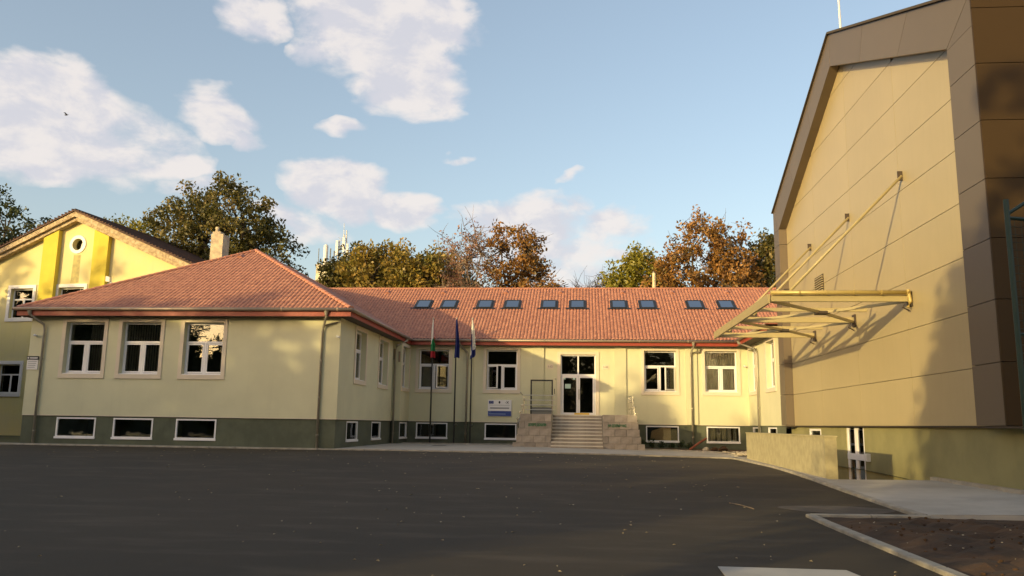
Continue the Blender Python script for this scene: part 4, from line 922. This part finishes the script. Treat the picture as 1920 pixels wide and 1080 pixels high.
# far block with masts
fbk = thing('apartment_block', (-30,90,0), 'pale distant rooftop block just showing between two trees', 'building')
part('wall', MB().box(-33,-25,90,100,0,17.5), M['farwhite'], fbk); part('roof_cabin', MB().box(-31.0,-29.0,90.5,93,17.5,19.4), M['farwhite'], fbk)
part('roof', MB().box(-33.2,-24.8,89.8,100.2,17.5,17.62), M['concrete'], fbk); part('parapet', MB().box(-31.1,-28.9,90.4,93.1,19.4,19.6), M['concrete'], fbk)
for x in (-32,-30.2,-28.4,-26.6): part('window', MB().box(x-.5,x+.5,89.95,90.02,14.4,16), M['ink'], fbk)
tm = thing('telecom_mast', (-28.1,91,17.5), 'white lattice telecom mast with panel antennas on the far roof', 'mast'); mm = MB()
for dx, dy in ((-.6,0),(.1,.3),(.55,0)): mm.tube([(-28.1+dx,91+dy,17.62),(-28.1+dx*.7,91+dy*.7,23.2+dx)], .07, 6)
for k in range(9):
    z = 18+k*.55; mm.tube([(-28.7+.02*k,91,z),(-27.6,91,z+.5)], .025, 4); mm.tube([(-27.55,91,z),(-28.65,91,z+.5)], .025, 4)
part('lattice', mm, M['mast'], tm); part('top_spike', MB().tube([(-28.05,91,22.6),(-28.05,91,24.6)], .03, 5), M['mast'], tm)
for x, z in ((-28.75,21.6),(-27.95,22.0),(-27.5,21.2)): part('panel_antenna', MB().box(x-.13,x+.13,90.75,90.9,z-.9,z+.9), M['signwhite'], tm)
ft = thing('flue', (-30.2,91,19.5), 'white cylindrical flue standing on the far roof', 'flue'); part('tube', MB().tube([(-30.1,91,19.4),(-30.1,91,21.9),(-30.1,91,22.1)], [.27,.27,.1], 12), M['signwhite'], ft)
for x, z, lab in ((-30.95,21.6,'thin dark antenna rod left of the white flue'),(-29.55,21.6,'thicker dark antenna rod right of the white flue'),(-29.1,21.3,'faint short antenna rod next to the lattice mast')):
    t = thing('antenna_rod', (x,91,19.6), lab, 'antenna'); part('rod', MB().tube([(x,91,17.6),(x,91,z)], .05 if x < -29.7 else .08, 5), M['greypanel'], t); part('collar', MB().tube([(x,91,19.7),(x,91,19.9)], .12, 6), M['greypanel'], t)
an = thing('television_antenna', (-1.6,47.4,8.3), 'dark television aerial with splayed arms just above the ridge', 'antenna')
part('pole', MB().tube([(-1.6,47.4,7.8),(-1.6,47.4,9.62)], .025, 6), M['darkmetal'], an)
ar = MB()
for s_, dz in ((-1,.25),(-1,.08),(1,.25),(1,.1)): ar.tube([(-1.6,47.4,9.5),(-1.6+s_*.75,47.4,9.5+dz)], .018, 4)
ar.tube([(-1.6,47.4,9.5),(-1.0,47.2,9.8)], .02, 4); part('arms', ar, M['darkmetal'], an)
pp = thing('utility_pole', (4.6,52.5,.3), 'pale concrete pole standing behind the ridge before the bright green tree', 'pole')
part('shaft', MB().tube([(4.6,52.5,.3),(4.6,52.5,11.35)], [.16,.11], 8), mat('pole_concrete', (.6,.5,.32), .9, var=.1), pp); part('cap', MB().tube([(4.6,52.5,11.35),(4.6,52.5,11.42)], .13, 8), M['darkmetal'], pp)

# ------------------------------------------------------------------ the hall
hall = thing('sports_hall', (7.8,24,.3), 'tall beige panel clad hall with brown gable frame filling the right side', 'sports hall')
XW, XF, FY = 8.0, 7.70, 15.76
O = [(FY,1.6),(FY,10.14),(24.62,13.75),(32.8,10.1),(32.8,1.6)]; I = [(16.88,1.6),(16.88,9.50),(24.63,12.70),(31.98,9.25),(31.98,1.6)]
core = MB(); core.prism([(y,z) for y, z in O], 'x', XW+.06, 34)
part('body', core, M['cladback'], hall)
def clip(poly, a, b_, c):
    """keep a*y+b*z<=c"""
    out_ = []
    for i in range(len(poly)):
        p, q = poly[i], poly[(i+1) % len(poly)]; fp, fq = a*p[0]+b_*p[1]-c, a*q[0]+b_*q[1]-c
        if fp <= 0: out_.append(p)
        if fp*fq < 0: t = fp/(fp-fq); out_.append((p[0]+(q[0]-p[0])*t, p[1]+(q[1]-p[1])*t))
    return out_
def halfplanes(poly):
    cx = sum(p[0] for p in poly)/len(poly); cz = sum(p[1] for p in poly)/len(poly); hp = []
    for i in range(len(poly)):
        p, q = poly[i], poly[(i+1) % len(poly)]; a, b_ = q[1]-p[1], -(q[0]-p[0]); n = math.hypot(a,b_); a /= n; b_ /= n; c = a*p[0]+b_*p[1]
        if a*cx+b_*cz > c: a, b_, c = -a, -b_, -c
        hp.append((a,b_,c))
    return hp
def area(p): return abs(sum(p[i][0]*p[(i+1) % len(p)][1]-p[(i+1) % len(p)][0]*p[i][1] for i in range(len(p))))/2 if len(p) > 2 else 0
rows = [1.6+1.172*k for k in range(12)]
def cells(outline, ys, zs_, x0, x1, m_, name, gap=.007):
    hp = halfplanes(outline)
    for i in range(len(ys)-1):
        for j in range(len(zs_)-1):
            p = [(ys[i]+gap,zs_[j]+gap),(ys[i+1]-gap,zs_[j]+gap),(ys[i+1]-gap,zs_[j+1]-gap),(ys[i]+gap,zs_[j+1]-gap)]
            for h in hp: p = clip(p, h[0], h[1], h[2]-.001)
            if area(p) < .02: continue
            part(name, MB().prism(p, 'x', x0, x1), m_, hall, origin=(x0, ys[i], zs_[j]))
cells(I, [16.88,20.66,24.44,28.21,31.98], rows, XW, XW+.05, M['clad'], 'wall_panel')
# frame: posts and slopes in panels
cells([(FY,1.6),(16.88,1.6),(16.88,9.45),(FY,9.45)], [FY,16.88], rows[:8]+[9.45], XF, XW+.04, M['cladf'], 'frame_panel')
cells([(31.98,1.6),(32.8,1.6),(32.8,9.25),(31.98,9.25)], [31.98,32.8], rows[:7]+[9.25], XF, XW+.04, M['cladf'], 'frame_panel')
def slope_panels(po, pi, n, name='frame_panel'):
    """strip between outer edge po[0]->po[1] and inner edge pi[0]->pi[1] cut into n panels"""
    lerp = lambda a, b_, t: (a[0]+(b_[0]-a[0])*t, a[1]+(b_[1]-a[1])*t)
    for k in range(n):
        g_ = .0009; a, b_ = k/n+g_, (k+1)/n-g_
        part(name, MB().prism([lerp(*po,a),lerp(*po,b_),lerp(*pi,b_),lerp(*pi,a)], 'x', XF, XW+.04), M['cladf'], hall, origin=(XF,*lerp(*po,a)))
slope_panels(((FY,10.14),(24.62,13.75)), ((16.88,9.50),(24.63,12.70)), 3); slope_panels(((24.63,13.75),(32.8,10.1)), ((24.64,12.70),(31.98,9.25)), 3)
part('frame_panel', MB().prism([(FY,9.457),(16.88,9.457),(16.88,9.49),(FY,10.13)], 'x', XF, XW+.04), M['cladf'], hall)
part('frame_panel', MB().prism([(31.98,9.257),(32.8,9.257),(32.8,10.09)], 'x', XF, XW+.04), M['cladf'], hall)
# edge trim
part('verge_trim', MB().beam((XF-.03,FY-.03,10.17),(XF-.03,24.62,13.78),.08,.04).beam((XF-.03,24.62,13.78),(XF-.03,32.83,10.12),.08,.04).prism([(FY-.06,10.20),(24.62,13.84),(32.86,10.15),(32.86,10.11),(24.62,13.78),(FY-.06,10.15)], 'x', XF-.05, 34), M['cladback'], hall)
xs_ = [XF,11.2,14.7,18.2,22,26,30,34]
for i in range(len(xs_)-1):
    zz = rows[:8]+[10.14]
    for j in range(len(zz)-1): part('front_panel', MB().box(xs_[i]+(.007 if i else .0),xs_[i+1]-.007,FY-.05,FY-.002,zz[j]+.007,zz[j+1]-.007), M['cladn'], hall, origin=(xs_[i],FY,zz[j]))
part('base_trim', MB().box(XW,XW+.11,16.9,31.96,1.57,1.597).box(XF+.02,XW+.11,FY,16.87,1.56,1.597).box(XF+.02,XW+.11,32.0,32.8,1.56,1.597).box(XF,34,FY-.05,FY+.1,1.56,1.595), M['cladback'], hall)
hp_ = MB(); XP = 8.12
wall_holes(hp_, (XP,33.0), (0,-1), 16.7, -.65, 1.58, [(33-26.35,33-24.7,-.6,1.55),(33-30.4,33-29.0,1.05,1.5)], .3)
hp_.box(XP,34,16.0,16.3,-.3,1.58); part('plinth', hp_, M['hplinth'], hall)
part('skirting', MB().box(8.0,8.12,16.0,20.0,.30,.44), M['kerb'], hall)
hd = link('hall_door', None, hall, Vector((XP,25.5,-.6))-wl(hall))
dm = MB()
for y in (24.74,25.42,26.23): dm.box(XP+.03,XP+.11,y,y+(.13 if y != 25.42 else .22),-.6,1.55)
part('stiles', dm, M['white'], hd); part('mid_rail', MB().box(XP+.02,XP+.12,24.74,26.36,.60,.78), M['white'], hd); part('pane', MB().box(XP+.06,XP+.07,24.8,26.3,-.55,1.5), M['glass'], hd)
part('interior', MB().box(10.5,10.6,16,33,-.6,4), M['room'], hall)
hw_ = MB()
for a in ((29.0,29.08,1.05,1.5),(30.32,30.4,1.05,1.5),(29.08,30.32,1.05,1.12),(29.08,30.32,1.43,1.5)): hw_.box(XP-.01,XP+.08,a[0],a[1],a[2],a[3])
hwf = part('plinth_window', hw_, M['white'], hall); part('pane', MB().box(XP+.03,XP+.04,29.05,30.35,1.1,1.45), M['glass'], hwf)
for y, lab in ((27.6,'square white lamp left of the hall door'),(24.35,'square white lamp right of the hall door')):
    t = thing('wall_lamp', (XP,y,.72), lab, 'lamp', 'lamps beside the hall door'); part('housing', MB().box(XP-.10,XP,y-.11,y+.11,.60,.82), M['white2'], t); part('lens', MB().box(XP-.13,XP-.10,y-.09,y+.09,.62,.80), M['signwhite'], t)
vg = link('louvre_vent', None, hall, Vector((XW,27.9,6.25))-wl(hall))
part('frame', MB().box(XW-.02,XW,27.42,28.42,5.85,6.62), M['cladback'], vg)
for k in range(9): part('louvre_blade', MB().beam((XW-.04,27.45,5.92+.078*k),(XW-.04,28.39,5.92+.078*k),.05,.03), M['clad'], vg)
lr = thing('lightning_rod', (9.2,27.2,12.3), 'thin white lightning rod on the ridge of the beige hall', 'lightning rod')
part('rod', MB().tube([(9.05,27.4,12.2),(9.03,27.5,15.4),(9.0,27.55,19)], [.045,.04,.02], 6), M['signwhite'], lr); part('clamp', MB().box(8.98,9.12,27.3,27.5,12.55,12.85), M['darkmetal'], lr)

# low roughcast wall in front of the stairwell
lw = thing('low_wall', (5.85,25,.35), 'low olive roughcast wall beside the stairwell of the beige hall', 'wall')
lwb = MB(); ny = 60
lwb.prism([(20.2,.30),(20.2,1.31),(29.6,1.31),(29.6,.25)], 'x', 5.72, 6.0); part('masonry', lwb, M['lowwall'], lw); part('coping', MB().box(5.70,6.02,20.18,29.62,1.31,1.345), M['lowwall'], lw)

# ------------------------------------------------------------------ canopy frame on the hall
cp = thing('canopy_frame', (8.0,24.6,4.7), 'unroofed steel canopy frame with tie rods fixed to the beige hall wall', 'canopy')
cz = 4.68; XO = 4.62; BY = [20.4,24.55,28.7]
for y in BY:
    part('beam', MB().beam((XO+.03,y,cz),(XW-.02,y,cz),.10,.16), M['canopy'], cp)
    part('wall_bracket', MB().box(XW-.05,XW,y-.12,y+.12,cz-.2,cz+.16).tube([(XW-.12,y,cz-.08),(XW-.2,y,cz-.22),(XW-.05,y,cz-.30)], .02, 6), M['bolt'], cp)
    part('tie_rod', MB().tube([(XO+.45,y,cz+.14),(XW-.02,y,7.80)], .038, 10), M['canopy'], cp, smooth=True)
    part('rod_cleat', MB().box(XO+.36,XO+.56,y-.02,y+.02,cz+.08,cz+.24), M['bolt'], cp); part('rod_cleat', MB().box(XW-.12,XW,y-.02,y+.02,7.68,7.92), M['bolt'], cp)
part('fascia_beam', MB().prism([(BY[0]-.06,cz-.13),(BY[-1]+.06,cz-.13),(BY[-1]+.06,cz+.10),(BY[0]-.06,cz+.10)], 'x', XO-.06, XO), M['canopy'], cp)
for ya, yb in zip(BY[:-1], BY[1:]):
    ym = (ya+yb)/2; part('purlin', MB().beam((XO+.03,ym,cz+.01),(XW-.35,ym,cz+.01),.07,.10), M['canopy'], cp)
    xm = (XO+XW)/2+.15
    for a, b_ in (((XO+.05,ya+.05),(xm,ym)),((XO+.05,yb-.05),(xm,ym)),((xm,ym),(XW-.1,ya+.08)),((xm,ym),(XW-.1,yb-.08))):
        part('brace', MB().beam((a[0],a[1],cz-.06),(b_[0],b_[1],cz-.06),.06,.07), M['canopy'], cp)
    part('joint_plate', MB().box(xm-.16,xm+.16,ym-.2,ym+.2,cz-.11,cz-.045), M['bolt'], cp)
part('canopy_gutter', MB().tube([(XO,BY[0]-.12,cz+.13),(XW-.05,BY[0]-.12,cz+.13)], .055, 10), M['goldgut'], cp, smooth=True)
cj = MB()
for x in (5.3,5.95,6.6,7.25,7.85): cj.tube([(x,BY[0]-.12,cz+.13),(x+.03,BY[0]-.12,cz+.13)], .066, 10)
part('gutter_clips', cj, M['goldgut'], cp)
part('down_spout', MB().tube([(XW-.1,BY[0]-.12,cz+.2),(XW-.06,BY[0]-.12,cz-.1),(XW-.12,BY[0]-.1,cz-.24)], .05, 8), M['goldgut'], cp)

# ------------------------------------------------------------------ green mesh fence at the right edge
fe = thing('mesh_fence', (5.6,10.9,.1), 'dark green steel post and wire mesh fence at the right edge of the picture', 'fence')
for x, y in ((5.62,11.0),(8.4,11.9),(11.2,12.8)): part('post', MB().tube([(x,y,.0),(x,y,4.55)], .035, 8), M['meshgreen'], fe)
part('rail', MB().tube([(5.62,11,4.3),(11.2,12.8,4.3)], .025, 6), M['meshgreen'], fe); part('rail', MB().tube([(5.62,11,2.75),(11.2,12.8,2.75)], .022, 6), M['meshgreen'], fe); part('strut', MB().tube([(5.62,11,4.35),(6.5,11.28,4.9)], .025, 6), M['meshgreen'], fe)
wm = MB(); 
for k in range(56):
    u = k*.105; x, y = 5.62+u*.9505, 11+u*.3107; wm.tube([(x,y,.25),(x,y,4.3)], .004, 3, cap=False)
for k in range(39): wm.tube([(5.62,11,.3+k*.105),(11.2,12.8,.3+k*.105)], .004, 3, cap=False)
o = part('wire_mesh', wm, M['meshgreen'], fe); o['kind'] = 'stuff'
bd_ = thing('bird', (-36,51,22.4), 'tiny dark bird flying high at the upper left', 'bird')
part('body', MB().sphere((-36,51,22.4), .07, 8, 6, (1.8,.7,.7)), M['bird'], bd_, smooth=True)
for s_ in (-1,1): part('wing', MB().add([(-36,51,22.43),(-35.9,51,22.42),(-35.93,51+s_*.2,22.5),(-36.05,51+s_*.25,22.48)], [(0,1,2,3)]), M['bird'], bd_)

# ------------------------------------------------------------------ trees behind the viewer: they shade the yard and show in the panes
YG = 'tall trees lining the near side of the yard'
e1 = (math.sin(R(SUN_AZ)), math.cos(R(SUN_AZ))); e2 = (e1[1], -e1[0])
def shade(u, s_, h, r_, label, leaf='dark', low=1.2, per=36, size=.5, clusters=230, z_lo=None):
    x, y = e1[0]*s_+e2[0]*u, e1[1]*s_+e2[1]*u
    zc = (h+low)/2
    tree(x, y, h, [(0,0,zc,r_,r_,(h-low)/2),(0,0,low+(h-low)*.3,r_*1.1,r_*1.1,(h-low)*.3)], leaf, label, clusters=clusters, per=per, size=size, crad=.9, shell=.15, group=YG, limbs=30, trunk_r=.3)
TALL = [(-67,-33,18,3.8),(-62,-30,18.2,3.8),(-57,-33,18,3.8),(-52,-30,17.2,3.6),(-47,-33,14.2,3.5),(-42.5,-30,12.9,3.4),(-38,-33,12.6,3.4),(-33.5,-30,13.2,3.4),(-29,-33,13.1,3.3),(-24.8,-30,12.7,3.2),(-20.6,-33,12.2,2.9)]
LBL = ['outermost','second','third','fourth','fifth','sixth','seventh','eighth','ninth','tenth','last']
for k, (u, s_, h, r_) in enumerate(TALL): shade(u, s_, h, r_, 'dark tree in the row left of the viewer, %s from the road end' % LBL[k], clusters=330, per=46)
for k, (u, s_) in enumerate(((-16.2,-31),(-12.8,-33),(-9.6,-31))): shade(u, s_, 8.4, 2.3, ['left','middle','right'][k]+' one of three low bushy trees in the gap of the row', 'dark', .3, clusters=220, per=46)
for k, (u, s_, h, r_, lo) in enumerate(((-4.8,-14,9.9,2.3,4.0),(-.5,-12,16.4,3.5,4.4),(6,-14,14.6,3.4,2))): shade(u, s_, h, r_, ['nearest','middle','farthest'][k]+' of three high crowned trees behind the viewer', 'green', lo, clusters=300, per=44)
BV = [(-22,-34,12.5),(-14,-32,13.5),(-6,-36,14.5),(2,-33,12.5),(10,-36,14),(18,-32,13),(26,-30,13.5),(33,-26,13)]
for k, (x, y, h) in enumerate(BV):
    tree(x, y, h, [(0,0,h*.62,4.3,4,h*.36),(0,0,h*.32,4.6,4,h*.28)], 'green', 'tree across the yard behind the viewer, number %s from the left' % ['one','two','three','four','five','six','seven','eight'][k], clusters=230, per=40, size=.55, crad=1.1, shell=.2, group='trees behind the viewer', limbs=40)

for x, y, h, lab in ((-34.6,37.5,9.2,'dense tree added out of view to shade the front of the yellow gabled building'),(-38.5,40.5,9.6,'dense tree added out of view at the outer corner of the yellow gabled building to darken it'),(-32.6,34.5,8.6,'bushy tree added out of view nearest the yard on the left to shade the yellow wall')):  # unseen trees added to block sky light from the gabled building's lower wall
    tree(x, y, h, [(0,0,h*.62,2.6,2.6,h*.36),(0,0,h*.3,2.8,2.6,h*.28)], 'dark', lab, clusters=260, per=46, size=.4, crad=.9, shell=.15, group='added trees shading the yellow building', limbs=40)
bw = thing('added_dark_wall', (-5,-26,0), 'plain dark wall with pillars added far behind the viewer to darken the pane reflections', 'wall')  # unseen wall added so the cellar panes reflect something dark
part('masonry', MB().box(-60,45,-26.1,-25.9,-.1,2.1), M['plinth'], bw); part('coping', MB().box(-60,45,-26.15,-25.85,2.1,2.18), M['concrete'], bw)
for k in range(22): part('pillar', MB().bevbox(-60+k*5,-59.7+k*5,-26.2,-25.8,-.1,2.3,.02), M['plinth'], bw)
